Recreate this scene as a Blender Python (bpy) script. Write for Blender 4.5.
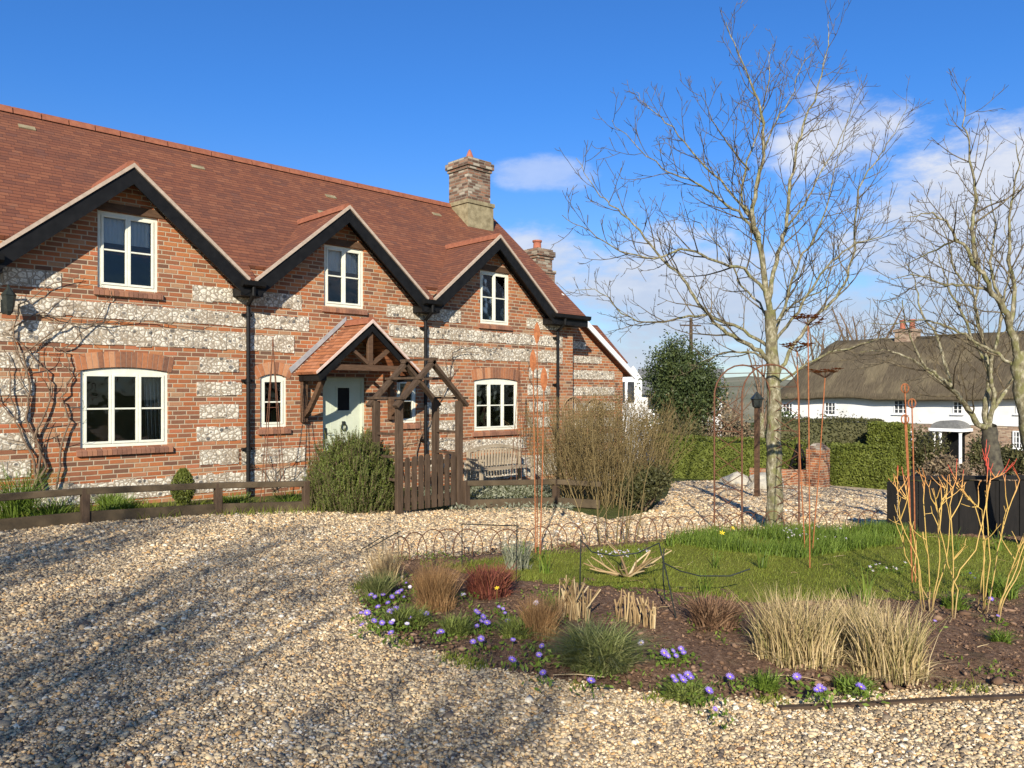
import bpy, bmesh, math, random
import numpy as np
from mathutils import Vector, noise
R = math.radians
for o in list(bpy.data.objects): bpy.data.objects.remove(o)
S = bpy.context.scene
COL = S.collection
random.seed(7); RS = np.random.RandomState(11)

# ------------------------------------------------------------------ camera
CAMH = 1.7; HEAD = 43.8; F = 769.0; HY = 394.0
cam = bpy.data.cameras.new("camera"); co = bpy.data.objects.new("camera", cam); COL.objects.link(co)
co.location = (0, 0, CAMH); co.rotation_euler = (R(90), 0, R(-HEAD))
cam.sensor_width = 36; cam.lens = F/1024*36; cam.shift_y = (HY-384)/1024
cam.clip_start = .05; cam.clip_end = 3000
S.camera = co
# ------------------------------------------------------------------ world, sun
SUN_H, SUN_E = 50.0, 24.5       # light travels towards heading SUN_H (from +Y to +X)
sx, sy = -math.sin(R(SUN_H))*math.cos(R(SUN_E)), -math.cos(R(SUN_H))*math.cos(R(SUN_E))
sun = bpy.data.lights.new("sun", 'SUN'); sun.energy = 4.9; sun.angle = R(.53); sun.color = (1, .91, .78)
so = bpy.data.objects.new("sun", sun); COL.objects.link(so)
so.rotation_euler = Vector((sx, sy, math.sin(R(SUN_E)))).to_track_quat('Z', 'Y').to_euler()
S.view_settings.view_transform = 'Standard'; S.view_settings.look = 'None'
S.view_settings.exposure = 0.62; S.view_settings.gamma = 1

class NT:
    """small node-tree helper"""
    def __init__(s, nt): s.t = nt; nt.nodes.clear()
    def n(s, kind, ins=None, **props):
        nd = s.t.nodes.new(kind)
        for k, v in props.items(): setattr(nd, k, v)
        for k, v in (ins or {}).items(): s.put(nd.inputs[k], v)
        return nd
    def put(s, sock, v):
        if isinstance(v, bpy.types.NodeSocket): s.t.links.new(v, sock)
        elif isinstance(v, (tuple, list)) and len(v) == 3 and sock.type == 'RGBA': sock.default_value = (*v, 1)
        else: sock.default_value = v
    def m(s, op, a, b=0.0, c=None):
        nd = s.n('ShaderNodeMath', operation=op); s.put(nd.inputs[0], a); s.put(nd.inputs[1], b)
        if c is not None: s.put(nd.inputs[2], c)
        return nd.outputs[0]
    def ramp(s, f, stops, interp='LINEAR'):
        nd = s.n('ShaderNodeValToRGB', {'Fac': f}); cr = nd.color_ramp; cr.interpolation = interp
        while len(cr.elements) < len(stops): cr.elements.new(.5)
        for e, (p, c) in zip(cr.elements, stops): e.position = p; e.color = (*c, 1) if len(c) == 3 else c
        return nd.outputs[0]
    def mix(s, f, a, b, t='MIX'):
        nd = s.n('ShaderNodeMix', data_type='RGBA', blend_type=t); s.put(nd.inputs[0], f); s.put(nd.inputs[6], a); s.put(nd.inputs[7], b)
        return nd.outputs[2]
    def noise(s, v, scale, detail=3, rough=.55, out=0):
        return s.n('ShaderNodeTexNoise', {'Vector': v, 'Scale': scale, 'Detail': detail, 'Roughness': rough}).outputs[out]
    def sstep(s, v, a, b):
        nd = s.n('ShaderNodeMapRange', {'Value': v, 'From Min': a, 'From Max': b}, interpolation_type='SMOOTHSTEP'); return nd.outputs[0]

W = bpy.data.worlds.new("World"); S.world = W; W.use_nodes = True
w = NT(W.node_tree)
sky = w.n('ShaderNodeTexSky', sky_type='NISHITA', sun_disc=False, sun_elevation=R(SUN_E), sun_rotation=R(SUN_H+180), air_density=1.0, dust_density=.35, ozone_density=2.5, altitude=50)
SKY_STRENGTH = .075
tc = w.n('ShaderNodeTexCoord').outputs['Generated']
sp = w.n('ShaderNodeSeparateXYZ', {0: tc})
az = w.m('MULTIPLY', w.m('ARCTAN2', sp.outputs[0], sp.outputs[1]), 57.2958)
el = w.m('MULTIPLY', w.m('ARCSINE', sp.outputs[2]), 57.2958)
na = w.noise(w.n('ShaderNodeVectorMath', {0: tc, 1: (1, 1, 2.6)}, operation='MULTIPLY').outputs[0], 7.5, 9, .62)
nb = w.noise(tc, 3.2, 4, .55)
nz = w.m('ADD', w.m('MULTIPLY', w.m('SUBTRACT', na, .5), 2.9), w.m('MULTIPLY', w.m('SUBTRACT', nb, .5), 1.2))
# cloud masses: (azimuth, elevation, half width, half height, density)
cl = None
for (a, e, ra, re, k) in [(57, 6.2, 17, 7.4, 1.15), (72, 5, 22, 5.5, 1.0), (66.5, 16.8, 5.2, 3.9, 1.0), (46, 15.8, 4.2, 1.5, .5), (75, 10.5, 14, 7.2, 1.3), (90, 12, 14, 7, 1), (45.5, 10.2, 7, 3.4, 1.0), (22, 31, 4, 1.2, .25), (84, 25, 4, 2.2, .35),
                          (-40, 14, 30, 6, 1), (140, 12, 25, 7, 1), (-110, 16, 40, 7, 1), (200, 10, 20, 5, .9), (110, 26, 9, 2.5, .6), (0, 5, 12, 2, .5)]:
    q = w.m('ADD', w.m('POWER', w.m('DIVIDE', w.m('SUBTRACT', az, a), ra), 2.0), w.m('POWER', w.m('DIVIDE', w.m('SUBTRACT', el, e), re), 2.0))
    v = w.m('MULTIPLY', w.sstep(w.m('ADD', w.m('SUBTRACT', 1.0, q), nz), .0, 1.0), k)
    cl = v if cl is None else w.m('MAXIMUM', cl, v)
cl = w.m('MULTIPLY', cl, w.sstep(el, -1.0, 2.0))
cc = w.ramp(w.m('ADD', w.m('MULTIPLY', na, .8), w.m('MULTIPLY', w.sstep(el, 3, 15), .35)), [(.25, (.50, .58, .74)), (.55, (.66, .72, .86)), (.85, (.98, .98, 1))])
skc = w.mix(1.0, sky.outputs[0], w.mix(w.sstep(el, 1, 22), (.80, .95, 1.18), (.38, .88, 1.52)), 'MULTIPLY')
b1 = w.n('ShaderNodeBackground', {'Color': skc, 'Strength': SKY_STRENGTH})
b2 = w.n('ShaderNodeBackground', {'Color': cc, 'Strength': .60})
mx = w.n('ShaderNodeMixShader', {0: w.m('MINIMUM', w.m('MULTIPLY', cl, .78), .85)}); w.put(mx.inputs[1], b1.outputs[0]); w.put(mx.inputs[2], b2.outputs[0])
w.put(w.n('ShaderNodeOutputWorld').inputs[0], mx.outputs[0])

# ------------------------------------------------------------------ measuring helpers
SH, CH = math.sin(R(HEAD)), math.cos(R(HEAD))
def ground(x):                      # the site falls gently to the right
    return -.035*max(0, min(x, 60)-3) - .04*max(0, min(x, 60)-12)
def groundN(x):
    xx = np.minimum(x, 60); return -.035*np.maximum(0, xx-3) - .04*np.maximum(0, xx-12)
def pt(px, py, z):                  # point seen at px,py at depth z
    c = (px-512)/F*z
    return Vector((z*SH + c*CH, z*CH - c*SH, CAMH + (HY-py)/F*z))
def gp(px, py, dz=0.0):             # point of the ground seen at px,py
    z = 5.0
    for i in range(60):
        p = pt(px, py, z); z = max(.5, min(200, (CAMH-ground(p.x)-dz)*F/(py-HY)))
    p = pt(px, py, z); p.z = ground(p.x)+dz; return p
def gz(px, z):                      # ground under column px at depth z
    p = pt(px, 394, z); p.z = ground(p.x); return p
def fx(px, Y=13.0): return Y*math.tan(R(HEAD)+math.atan((px-512)/F))
def fp(px, py, Y=13.0):
    x = fx(px, Y); z = Y*CH+x*SH
    return Vector((x, Y, CAMH+(HY-py)/F*z))

# ------------------------------------------------------------------ materials
MATS = {}
def mat(name):
    m = bpy.data.materials.new(name); m.use_nodes = True; MATS[name] = m
    t = NT(m.node_tree); t.out = t.n('ShaderNodeOutputMaterial'); t.tc = t.n('ShaderNodeTexCoord'); t.obj = t.tc.outputs['Object']; t.uv = t.tc.outputs['UV']
    return m, t
def fin(t, color, rough=.8, bump=None, bs=.5, bd=.01, spec=.3, metal=0.0, trans=0, tcol=None):
    b = t.n('ShaderNodeBsdfPrincipled', {'Base Color': color, 'Roughness': rough, 'Specular IOR Level': spec, 'Metallic': metal})
    if bump is not None:
        bn = t.n('ShaderNodeBump', {'Height': bump, 'Strength': bs, 'Distance': bd}); t.put(b.inputs['Normal'], bn.outputs[0])
    o = b.outputs[0]
    if trans:
        tr = t.n('ShaderNodeBsdfTranslucent', {'Color': tcol if tcol is not None else color}); mx = t.n('ShaderNodeMixShader', {0: trans})
        t.put(mx.inputs[1], o); t.put(mx.inputs[2], tr.outputs[0]); o = mx.outputs[0]
    t.put(t.out.inputs[0], o)
def simple(name, c1, c2=None, scale=6, rough=.8, bs=.3, bd=.005, metal=0.0, spec=.3, stretch=(1, 1, 1)):
    m, t = mat(name); v = t.n('ShaderNodeVectorMath', {0: t.obj, 1: stretch}, operation='MULTIPLY').outputs[0]
    n = t.noise(v, scale, 5, .6)
    fin(t, t.ramp(n, [(.3, c1), (.7, c2 or c1)]), rough, n, bs, bd, spec, metal); return m
def island(name, stops, rough=.7, nscale=8, nmix=.25, trans=0, spec=.25, bump=False):   # colour varies from leaf to leaf / stone to stone
    m, t = mat(name); rnd = t.n('ShaderNodeNewGeometry').outputs['Random Per Island']
    n = t.noise(t.obj, nscale, 3)
    f = t.m('ADD', t.m('MULTIPLY', rnd, 1-nmix), t.m('MULTIPLY', t.m('SUBTRACT', n, .2), nmix*1.6))
    fin(t, t.ramp(f, stops), rough, t.noise(t.obj, nscale*12, 3) if bump else None, .4, .004, spec, 0, trans); return m
def cells(t, uv, bw, bh, jw, jh):
    s = t.n('ShaderNodeSeparateXYZ', {0: uv}); u = s.outputs[0]; v = s.outputs[1]
    wob = t.m('MULTIPLY', t.m('SUBTRACT', t.noise(uv, 3.0, 2), .5), bh*.12)
    v = t.m('ADD', v, wob)
    row = t.m('FLOOR', t.m('DIVIDE', v, bh)); fy = t.m('FRACT', t.m('DIVIDE', v, bh))
    uu = t.m('ADD', t.m('DIVIDE', u, bw), t.m('MULTIPLY', t.m('FLOORED_MODULO', row, 2.0), .5))
    uu = t.m('ADD', uu, t.m('MULTIPLY', t.m('FLOORED_MODULO', row, 3.0), .13))
    col = t.m('FLOOR', uu); fxx = t.m('FRACT', uu)
    dx = t.m('MULTIPLY', t.m('MINIMUM', fxx, t.m('SUBTRACT', 1.0, fxx)), bw)
    dy = t.m('MULTIPLY', t.m('MINIMUM', fy, t.m('SUBTRACT', 1.0, fy)), bh)
    mk = t.m('MINIMUM', t.sstep(dx, jw*.35, jw*.75), t.sstep(dy, jh*.35, jh*.75))      # 1 = brick, 0 = joint
    cv = t.n('ShaderNodeCombineXYZ', {0: col, 1: row}).outputs[0]
    wn = t.n('ShaderNodeTexWhiteNoise', {'Vector': cv}, noise_dimensions='3D')
    return mk, wn.outputs[0], fy, fxx, row
# brick
def brickmat(name, stops, mortar, grime=.35, bw=.225, bh=.075):
    m, t = mat(name); mk, rnd, fy, _, _ = cells(t, t.uv, bw, bh, .015, .015)
    c = t.ramp(rnd, stops); n1 = t.noise(t.uv, 30, 4); n2 = t.noise(t.uv, 1.3, 4)
    c = t.mix(t.m('MULTIPLY', n1, .5), c, (.12, .05, .03), 'MIX')
    c = t.mix(t.m('MULTIPLY', t.sstep(n2, .5, .75), grime), c, (.16, .11, .07))
    mc = t.mix(t.noise(t.uv, 12, 3), mortar, tuple(x*.62 for x in mortar))
    c = t.mix(mk, mc, c)
    fin(t, c, .9, t.m('ADD', mk, t.m('MULTIPLY', n1, .6)), .8, .006, .2); return m
BR = [(0, (.14, .075, .048)), (.14, (.25, .11, .06)), (.36, (.32, .12, .056)), (.55, (.42, .135, .048)), (.75, (.50, .185, .065)), (.88, (.42, .25, .135)), (1, (.50, .15, .065))]
M_BRICK = brickmat('red_brick', BR, (.50, .40, .27))
M_BRICK_OLD = brickmat('weathered_brick', [(0, (.07, .05, .04)), (.35, (.16, .10, .07)), (.6, (.30, .15, .09)), (.8, (.36, .32, .24)), (1, (.50, .46, .36))], (.26, .23, .17), .5)
M_PALEST = simple('lichened_stone', (.16, .13, .07), (.34, .29, .17), 7)
# flint
m, t = mat('flint_band'); M_FLINT = m
nv = t.n('ShaderNodeVectorMath', {0: t.uv, 1: t.n('ShaderNodeVectorMath', {0: t.noise(t.uv, 14, 3, .5, 1), 1: (.035, .035, 0)}, operation='MULTIPLY').outputs[0]}, operation='ADD').outputs[0]
nv = t.n('ShaderNodeVectorMath', {0: nv, 1: (1, 1.15, 0)}, operation='MULTIPLY').outputs[0]
vo = t.n('ShaderNodeTexVoronoi', {'Vector': nv, 'Scale': 12.0, 'Randomness': .95}); ve = t.n('ShaderNodeTexVoronoi', {'Vector': nv, 'Scale': 12.0, 'Randomness': .95}, feature='DISTANCE_TO_EDGE')
rs = t.n('ShaderNodeSeparateColor', {0: vo.outputs['Color']})
core = t.sstep(t.m('ADD', vo.outputs[0], t.m('MULTIPLY', rs.outputs[1], .35)), .62, .42)
c = t.mix(t.m('MULTIPLY', core, t.sstep(rs.outputs[0], .3, .4)), t.ramp(t.noise(t.uv, 40, 3), [(.3, (.42, .37, .28)), (.6, (.80, .74, .60))]), t.ramp(rs.outputs[2], [(0, (.10, .095, .085)), (.5, (.26, .24, .21)), (1, (.42, .36, .27))]))
ed = t.sstep(ve.outputs[0], .03, .11)
c = t.mix(ed, (.30, .25, .17), c)
c = t.mix(t.m('MULTIPLY', t.sstep(ve.outputs[0], .14, .06), .6), c, (.09, .07, .05))
c = t.mix(t.sstep(ve.outputs[0], .015, .05), (.44, .36, .25), c); c = t.mix(t.m('MULTIPLY', t.sstep(t.noise(t.uv, 2.2, 4), .48, .66), .4), c, (.26, .19, .12))
fin(t, c, .7, t.m('MINIMUM', ve.outputs[0], .3), 1, .02, .4)
# roof tiles
def tilemat(name, stops, bw, bh, moss, streak=.25):
    m, t = mat(name); mk, rnd, fy, fxx, row = cells(t, t.uv, bw, bh, .006, .008)
    c = t.ramp(rnd, stops); n2 = t.noise(t.uv, .55, 5, .65); n3 = t.noise(t.uv, 4, 4)
    c = t.mix(t.m('MULTIPLY', t.sstep(n2, .42, .68), .28), c, (.10, .055, .04))
    c = t.mix(t.m('MULTIPLY', t.sstep(n3, .62, .75), moss), c, (.24, .22, .15))
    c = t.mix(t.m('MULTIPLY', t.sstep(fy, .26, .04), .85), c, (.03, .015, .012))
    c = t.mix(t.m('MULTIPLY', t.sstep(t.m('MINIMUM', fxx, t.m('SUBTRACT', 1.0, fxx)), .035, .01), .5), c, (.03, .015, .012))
    rowr = t.n('ShaderNodeTexWhiteNoise', {'W': row}, noise_dimensions='1D').outputs[0]
    c = t.mix(t.m('MULTIPLY', rowr, .14), c, (.12, .035, .018))
    h = t.m('ADD', t.m('SUBTRACT', 1.0, fy), t.m('ADD', t.m('MULTIPLY', rnd, .35), t.m('MULTIPLY', n3, .2)))
    fin(t, c, .82, h, 1, .022, .25); return m
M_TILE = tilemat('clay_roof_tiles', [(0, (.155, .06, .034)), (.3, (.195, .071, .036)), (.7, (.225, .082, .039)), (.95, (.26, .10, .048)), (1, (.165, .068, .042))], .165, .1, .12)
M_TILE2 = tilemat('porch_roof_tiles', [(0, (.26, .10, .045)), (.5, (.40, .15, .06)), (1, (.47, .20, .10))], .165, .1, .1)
M_RIDGE = simple('terracotta_ridge', (.20, .068, .036), (.31, .115, .06), 9)
M_MORTAR = simple('verge_mortar', (.34, .27, .20), (.48, .38, .29), 14)
M_BLACK = simple('black_paint', (.006, .006, .006), (.012, .012, .012), 8, .5, .1, spec=.15)
M_CREAM = simple('cream_paint', (.66, .66, .52), (.74, .74, .62), 10, .45, .1)
M_PVERGE = simple('pale_pink_verge', (.50, .36, .29), (.62, .50, .42), 10)
M_WHITE = simple('white_paint', (.74, .74, .72), (.82, .82, .80), 4, .6, .1)
M_RENDER = simple('white_render', (.58, .58, .55), (.78, .78, .76), .9, .85, .2)
M_SAGE = simple('sage_paint', (.50, .54, .40), (.56, .60, .46), 6, .5, .1)
M_OAK = simple('brown_oak', (.06, .033, .018), (.125, .07, .038), 7, .75, .6, .006, stretch=(1, 1, 6))
M_POST = simple('weathered_timber', (.042, .026, .015), (.095, .062, .038), 5, .85, .8, .008, stretch=(3, 3, .6))
M_RAIL = simple('mossy_rail', (.05, .036, .02), (.11, .08, .045), 4, .9, .8, .008)
M_DARKWOOD = simple('black_and_shaded_timber', (.004, .0035, .003), (.011, .009, .007), 6, .8, .6, .006, stretch=(4, 4, 1))  # black obelisk timber; on the board fence the black stands in for shade
M_RUST = simple('rusted_steel', (.22, .068, .024), (.40, .15, .055), 30, .8, .5, .002)
M_RUSTD = simple('dark_rusted_steel', (.085, .038, .022), (.17, .075, .038), 30, .8, .5, .002)
M_IRON = simple('dark_iron', (.012, .016, .014), (.03, .035, .03), 30, .5, .3, .002)
M_LEAD = simple('lead_flashing', (.24, .25, .26), (.38, .38, .37), 6, .6)
M_LEAD2 = simple('slate_grey', (.12, .12, .115), (.2, .2, .19), 6, .8)
M_POT = simple('terracotta_pot', (.25, .085, .05), (.40, .14, .08), 9)
M_SOIL_TXT = None
m, t = mat('window_glass'); M_GLASS = m
nb_ = t.n('ShaderNodeBump', {'Height': t.noise(t.obj, 2.2, 2), 'Strength': .25, 'Distance': .03})
tr = t.n('ShaderNodeBsdfTransparent', {'Color': (.86, .88, .88)}); gl = t.n('ShaderNodeBsdfGlossy', {'Color': (.55, .55, .55), 'Roughness': .02}); t.put(gl.inputs['Normal'], nb_.outputs[0])
fr = t.n('ShaderNodeFresnel', {'IOR': 1.5}); mx = t.n('ShaderNodeMixShader', {0: t.m('ADD', fr.outputs[0], .02)}); t.put(mx.inputs[1], tr.outputs[0]); t.put(mx.inputs[2], gl.outputs[0]); t.put(t.out.inputs[0], mx.outputs[0])
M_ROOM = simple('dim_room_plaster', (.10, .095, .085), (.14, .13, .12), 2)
M_BLIND = simple('white_fabric', (.76, .77, .75), (.84, .84, .82), 9, .9)
M_CURTAIN = simple('pale_curtain', (.5, .52, .46), (.7, .7, .6), 9, .9, stretch=(6, 1, 1))
# gravel sheet and stones
STONE = [(0, (.035, .03, .025)), (.14, (.13, .10, .07)), (.3, (.29, .22, .135)), (.48, (.47, .37, .225)), (.62, (.63, .50, .295)), (.75, (.52, .31, .12)), (.85, (.74, .64, .45)), (1, (.84, .79, .66))]
m, t = mat('gravel'); M_GRAVEL = m
vo = t.n('ShaderNodeTexVoronoi', {'Vector': t.obj, 'Scale': 38, 'Randomness': 1}); vb = t.n('ShaderNodeTexVoronoi', {'Vector': t.obj, 'Scale': 15, 'Randomness': 1})
rs = t.n('ShaderNodeSeparateColor', {0: vo.outputs['Color']}); rb = t.n('ShaderNodeSeparateColor', {0: vb.outputs['Color']})
big = t.noise(t.obj, .7, 4)
c = t.ramp(t.m('ADD', t.m('MULTIPLY', rs.outputs[0], .75), t.m('ADD', t.m('MULTIPLY', rb.outputs[0], .2), t.m('MULTIPLY', t.m('SUBTRACT', big, .45), .3))), STONE)
c = t.mix(t.m('MULTIPLY', t.sstep(vo.outputs[0], .55, .8), .2), c, (.2, .15, .09)); c = t.mix(.45, c, (.72, .57, .36))
fin(t, c, .85, t.m('SUBTRACT', t.m('ADD', t.m('MULTIPLY', rs.outputs[1], .7), t.m('MULTIPLY', big, .6)), vo.outputs[0]), .35, .01, .2)
M_STONE = island('gravel_stones', STONE, .6, .9, .22, spec=.35)
m, t = mat('bare_soil'); M_SOIL = m
n = t.noise(t.obj, 28, 6, .7); n2 = t.noise(t.obj, 3, 4)
c = t.ramp(n, [(.3, (.08, .045, .028)), (.5, (.21, .125, .075)), (.72, (.36, .25, .165))]); c = t.mix(t.m('MULTIPLY', t.sstep(n2, .55, .7), .4), c, (.09, .085, .035))
fin(t, c, .95, n, 1, .05, .1)
m, t = mat('short_turf'); M_LAWN = m
n = t.noise(t.obj, 40, 5, .7); n2 = t.noise(t.obj, 1.6, 4)
c = t.ramp(t.m('ADD', t.m('MULTIPLY', n, .6), t.m('MULTIPLY', n2, .4)), [(.3, (.09, .095, .016)), (.5, (.20, .21, .032)), (.7, (.32, .30, .07))])
fin(t, c, .9, n, 1, .04, .1)
m, t = mat('rough_grass_ground'); M_FIELD = m
n = t.noise(t.obj, 10, 6, .7); n2 = t.noise(t.obj, .25, 4)
c = t.ramp(t.m('ADD', t.m('MULTIPLY', n, .5), t.m('MULTIPLY', n2, .5)), [(.3, (.05, .05, .018)), (.5, (.085, .10, .025)), (.7, (.15, .13, .06))])
fin(t, c, .95, n, 1, .05, .1)
M_ROAD = simple('asphalt', (.07, .07, .068), (.13, .12, .11), 40, .9, .5)
M_HILL = simple('hillside', (.12, .13, .07), (.28, .25, .16), .03, 1, 0)
# plants
M_GRASS = island('grass_blades', [(0, (.09, .11, .016)), (.4, (.19, .23, .028)), (.75, (.23, .26, .04)), (.93, (.30, .29, .09)), (1, (.46, .38, .19))], .6, 1.5, .35, trans=.3)
M_GREEN = island('spring_leaf', [(0, (.06, .10, .012)), (.6, (.14, .21, .028)), (1, (.25, .32, .06))], .55, 3, .3, trans=.25)
M_ROSEM = island('rosemary_leaf', [(0, (.05, .065, .016)), (.5, (.12, .15, .03)), (1, (.22, .25, .06))], .6, 3, .35, trans=.12)
M_SEDGE = island('sedge_leaf', [(0, (.07, .085, .025)), (.45, (.15, .175, .05)), (.8, (.25, .26, .10)), (1, (.42, .33, .2))], .6, 3, .3, trans=.2)
M_STRAW = island('straw', [(0, (.16, .10, .04)), (.3, (.34, .23, .11)), (.7, (.54, .40, .20)), (1, (.70, .57, .34))], .7, 4, .2, trans=.15)
M_STRAWG = island('straw_green_blades', [(0, (.13, .15, .04)), (.25, (.27, .23, .09)), (.5, (.48, .36, .17)), (1, (.74, .59, .35))], .7, 3, .35, trans=.2)
M_TAWNY = island('tawny_stems', [(0, (.12, .06, .025)), (.5, (.30, .17, .07)), (1, (.46, .29, .13))], .7, 4, .2, trans=.1)
M_HEATH = island('russet_leaf', [(0, (.07, .02, .014)), (.6, (.19, .055, .035)), (1, (.28, .13, .06))], .7, 4, .2)
M_DEAD = island('withered_leaf', [(0, (.06, .035, .02)), (.6, (.18, .10, .055)), (1, (.32, .21, .12))], .8, 4, .2)
M_HEDGE = island('clipped_hedge_leaf', [(0, (.045, .058, .009)), (.5, (.095, .115, .016)), (1, (.16, .175, .035))], .6, 1.2, .35)
M_HEDGED = island('dark_hedge_leaf', [(0, (.03, .032, .012)), (.5, (.065, .065, .022)), (1, (.12, .11, .045))], .6, 1.2, .35)
M_EVER = island('evergreen_leaf', [(0, (.018, .028, .010)), (.5, (.045, .065, .02)), (1, (.10, .12, .035))], .55, 1.5, .35)
M_BROWNT = island('brown_twig_mass', [(0, (.09, .065, .04)), (.5, (.17, .125, .075)), (1, (.27, .21, .12))], .85, 1.5, .3)
M_SILVER = island('silver_leaf', [(0, (.09, .10, .06)), (.6, (.19, .20, .13)), (1, (.30, .30, .22))], .7, 4, .25)
M_PURPLE = island('violet_petal', [(0, (.14, .07, .42)), (.5, (.24, .15, .62)), (1, (.42, .32, .80))], .6, 30, .2, trans=.25)
M_LILAC = island('lilac_white_petal', [(0, (.55, .45, .68)), (1, (.85, .82, .9))], .6, 30, .2, trans=.2)
M_YELLOW = simple('yellow_petal', (.80, .58, .02), (.85, .65, .05), 20)
m, t = mat('lichened_bark'); M_BARK = m
v = t.n('ShaderNodeVectorMath', {0: t.obj, 1: (1, 1, .55)}, operation='MULTIPLY').outputs[0]
n = t.noise(v, 22, 5, .65); n2 = t.noise(t.obj, 7, 4)
c = t.ramp(n, [(.3, (.07, .06, .036)), (.5, (.17, .15, .09)), (.7, (.42, .39, .28))]); c = t.mix(t.m('MULTIPLY', t.sstep(n2, .48, .62), .5), c, (.16, .165, .05))
fin(t, c, .9, n, .8, .012, .1)
m, t = mat('pale_twig_bark'); M_TWIG = m
n = t.noise(t.obj, 9, 4); c = t.ramp(n, [(.3, (.04, .03, .02)), (.5, (.10, .078, .046)), (.7, (.21, .17, .10))]); fin(t, c, .85, None, spec=.15)
M_STEMY = island('golden_twig', [(0, (.085, .06, .025)), (.5, (.17, .125, .05)), (1, (.27, .20, .09))], .8, 3, .3)
m, t = mat('orange_dogwood_bark'); M_DOGW = m
z_ = t.n('ShaderNodeSeparateXYZ', {0: t.obj}).outputs[2]
c = t.ramp(t.m('ADD', t.m('DIVIDE', z_, 1.15), t.m('MULTIPLY', t.m('SUBTRACT', t.noise(t.obj, 9, 3), .5), .25)), [(.0, (.22, .15, .07)), (.15, (.42, .29, .09)), (.80, (.58, .38, .10)), (1.0, (.54, .22, .07)), (1, (.48, .07, .04))])
fin(t, c, .5, None, spec=.4)
M_VINE = simple('vine_bark', (.10, .065, .04), (.22, .155, .10), 12)
M_WICKER = island('hazel_wicker', [(0, (.16, .10, .05)), (1, (.38, .26, .14))], .8, 4, .3)
M_BENCH = simple('silvered_teak', (.26, .21, .14), (.40, .33, .23), 6, .8, .5)
M_BOULDER = simple('pale_limestone', (.36, .33, .25), (.52, .48, .38), 3, .9, 1, .05)
m, t = mat('combed_thatch'); M_THATCH = m
v = t.n('ShaderNodeVectorMath', {0: t.uv, 1: (14, 1.2, 1)}, operation='MULTIPLY').outputs[0]
n = t.noise(v, 1.6, 5, .7); n2 = t.noise(t.uv, .35, 4); c = t.ramp(n, [(.3, (.085, .066, .042)), (.7, (.18, .145, .095))]); c = t.mix(t.sstep(n2, .45, .65), c, t.ramp(n, [(.3, (.13, .105, .062)), (.7, (.26, .21, .13))]))
fin(t, c, .95, n, 1, .12, .05)

# ------------------------------------------------------------------ mesh builders
ORG = {}
def tag(o, label=None, cat=None, group=None, kind=None):
    if label: o['label'] = label
    if cat: o['category'] = cat
    if group: o['group'] = group
    if kind: o['kind'] = kind
    return o
def thing(name, label, cat, loc=(0, 0, 0), group=None):
    o = bpy.data.objects.new(name, None); COL.objects.link(o); o.location = loc; o.empty_display_size = .2
    ORG[o] = Vector(loc); return tag(o, label, cat, group)
def link(name, me, parent=None, origin=None):
    """mesh data is given in world coordinates; it is re-based on the thing's origin"""
    o = bpy.data.objects.new(name, me); COL.objects.link(o)
    if parent is not None: org = ORG[parent]; o.parent = parent
    else:
        org = Vector(origin) if origin is not None else Vector((0, 0, 0)); o.location = org
    ORG[o] = org
    if org.length > 0:
        n = len(me.vertices); a = np.empty(n*3, 'f4'); me.vertices.foreach_get('co', a); a = a.reshape(-1, 3)-np.array(org, 'f4'); me.vertices.foreach_set('co', a.ravel()); me.update()
    return o
def auto_uv(me):
    """UV in metres: u along the horizontal of the face, v up its slope"""
    n = len(me.loops)
    if not n: return
    co_ = np.empty(len(me.vertices)*3, 'f4'); me.vertices.foreach_get('co', co_); co_ = co_.reshape(-1, 3)
    nr = np.empty(len(me.polygons)*3, 'f4'); me.polygons.foreach_get('normal', nr); nr = nr.reshape(-1, 3)
    ls = np.empty(len(me.polygons), 'i4'); lt = np.empty(len(me.polygons), 'i4'); me.polygons.foreach_get('loop_start', ls); me.polygons.foreach_get('loop_total', lt)
    vi = np.empty(n, 'i4'); me.loops.foreach_get('vertex_index', vi)
    fi = np.repeat(np.arange(len(ls)), lt)
    N = nr[fi]; P = co_[vi]
    fl = np.abs(N[:, 2]) > .97
    h = np.stack([-N[:, 1], N[:, 0], 0*N[:, 0]], 1); h[fl] = (1, 0, 0); h /= np.linalg.norm(h, axis=1)[:, None]+1e-9
    ax = np.abs(h[:, 0]) > np.abs(h[:, 1]); sg = np.where(ax, np.sign(h[:, 0]), np.sign(h[:, 1])); h *= sg[:, None]
    v = np.cross(N, h); v *= np.where(v[:, 2] < 0, -1, 1)[:, None]; v[fl] = (0, 1, 0)
    uv = np.stack([(P*h).sum(1), (P*v).sum(1)], 1).astype('f4')
    (me.uv_layers.new(name='UVMap') if not me.uv_layers else me.uv_layers[0]).data.foreach_set('uv', uv.ravel())
def npmesh(name, V, Fq, mats, smooth=False, uv=False, mi=None):
    me = bpy.data.meshes.new(name); V = np.asarray(V, 'f4'); Fq = np.asarray(Fq, 'i4')
    me.vertices.add(len(V)); me.vertices.foreach_set('co', V.ravel()); k = Fq.shape[1]
    me.loops.add(Fq.size); me.loops.foreach_set('vertex_index', Fq.ravel()); me.polygons.add(len(Fq))
    me.polygons.foreach_set('loop_start', np.arange(0, Fq.size, k, dtype='i4'))
    me.update(calc_edges=True)
    for m_ in (mats if isinstance(mats, (list, tuple)) else [mats]): me.materials.append(m_)
    if smooth: me.polygons.foreach_set('use_smooth', np.ones(len(Fq), bool))
    if mi is not None: me.polygons.foreach_set('material_index', np.asarray(mi, 'i4'))
    if uv: auto_uv(me)
    return me
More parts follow.
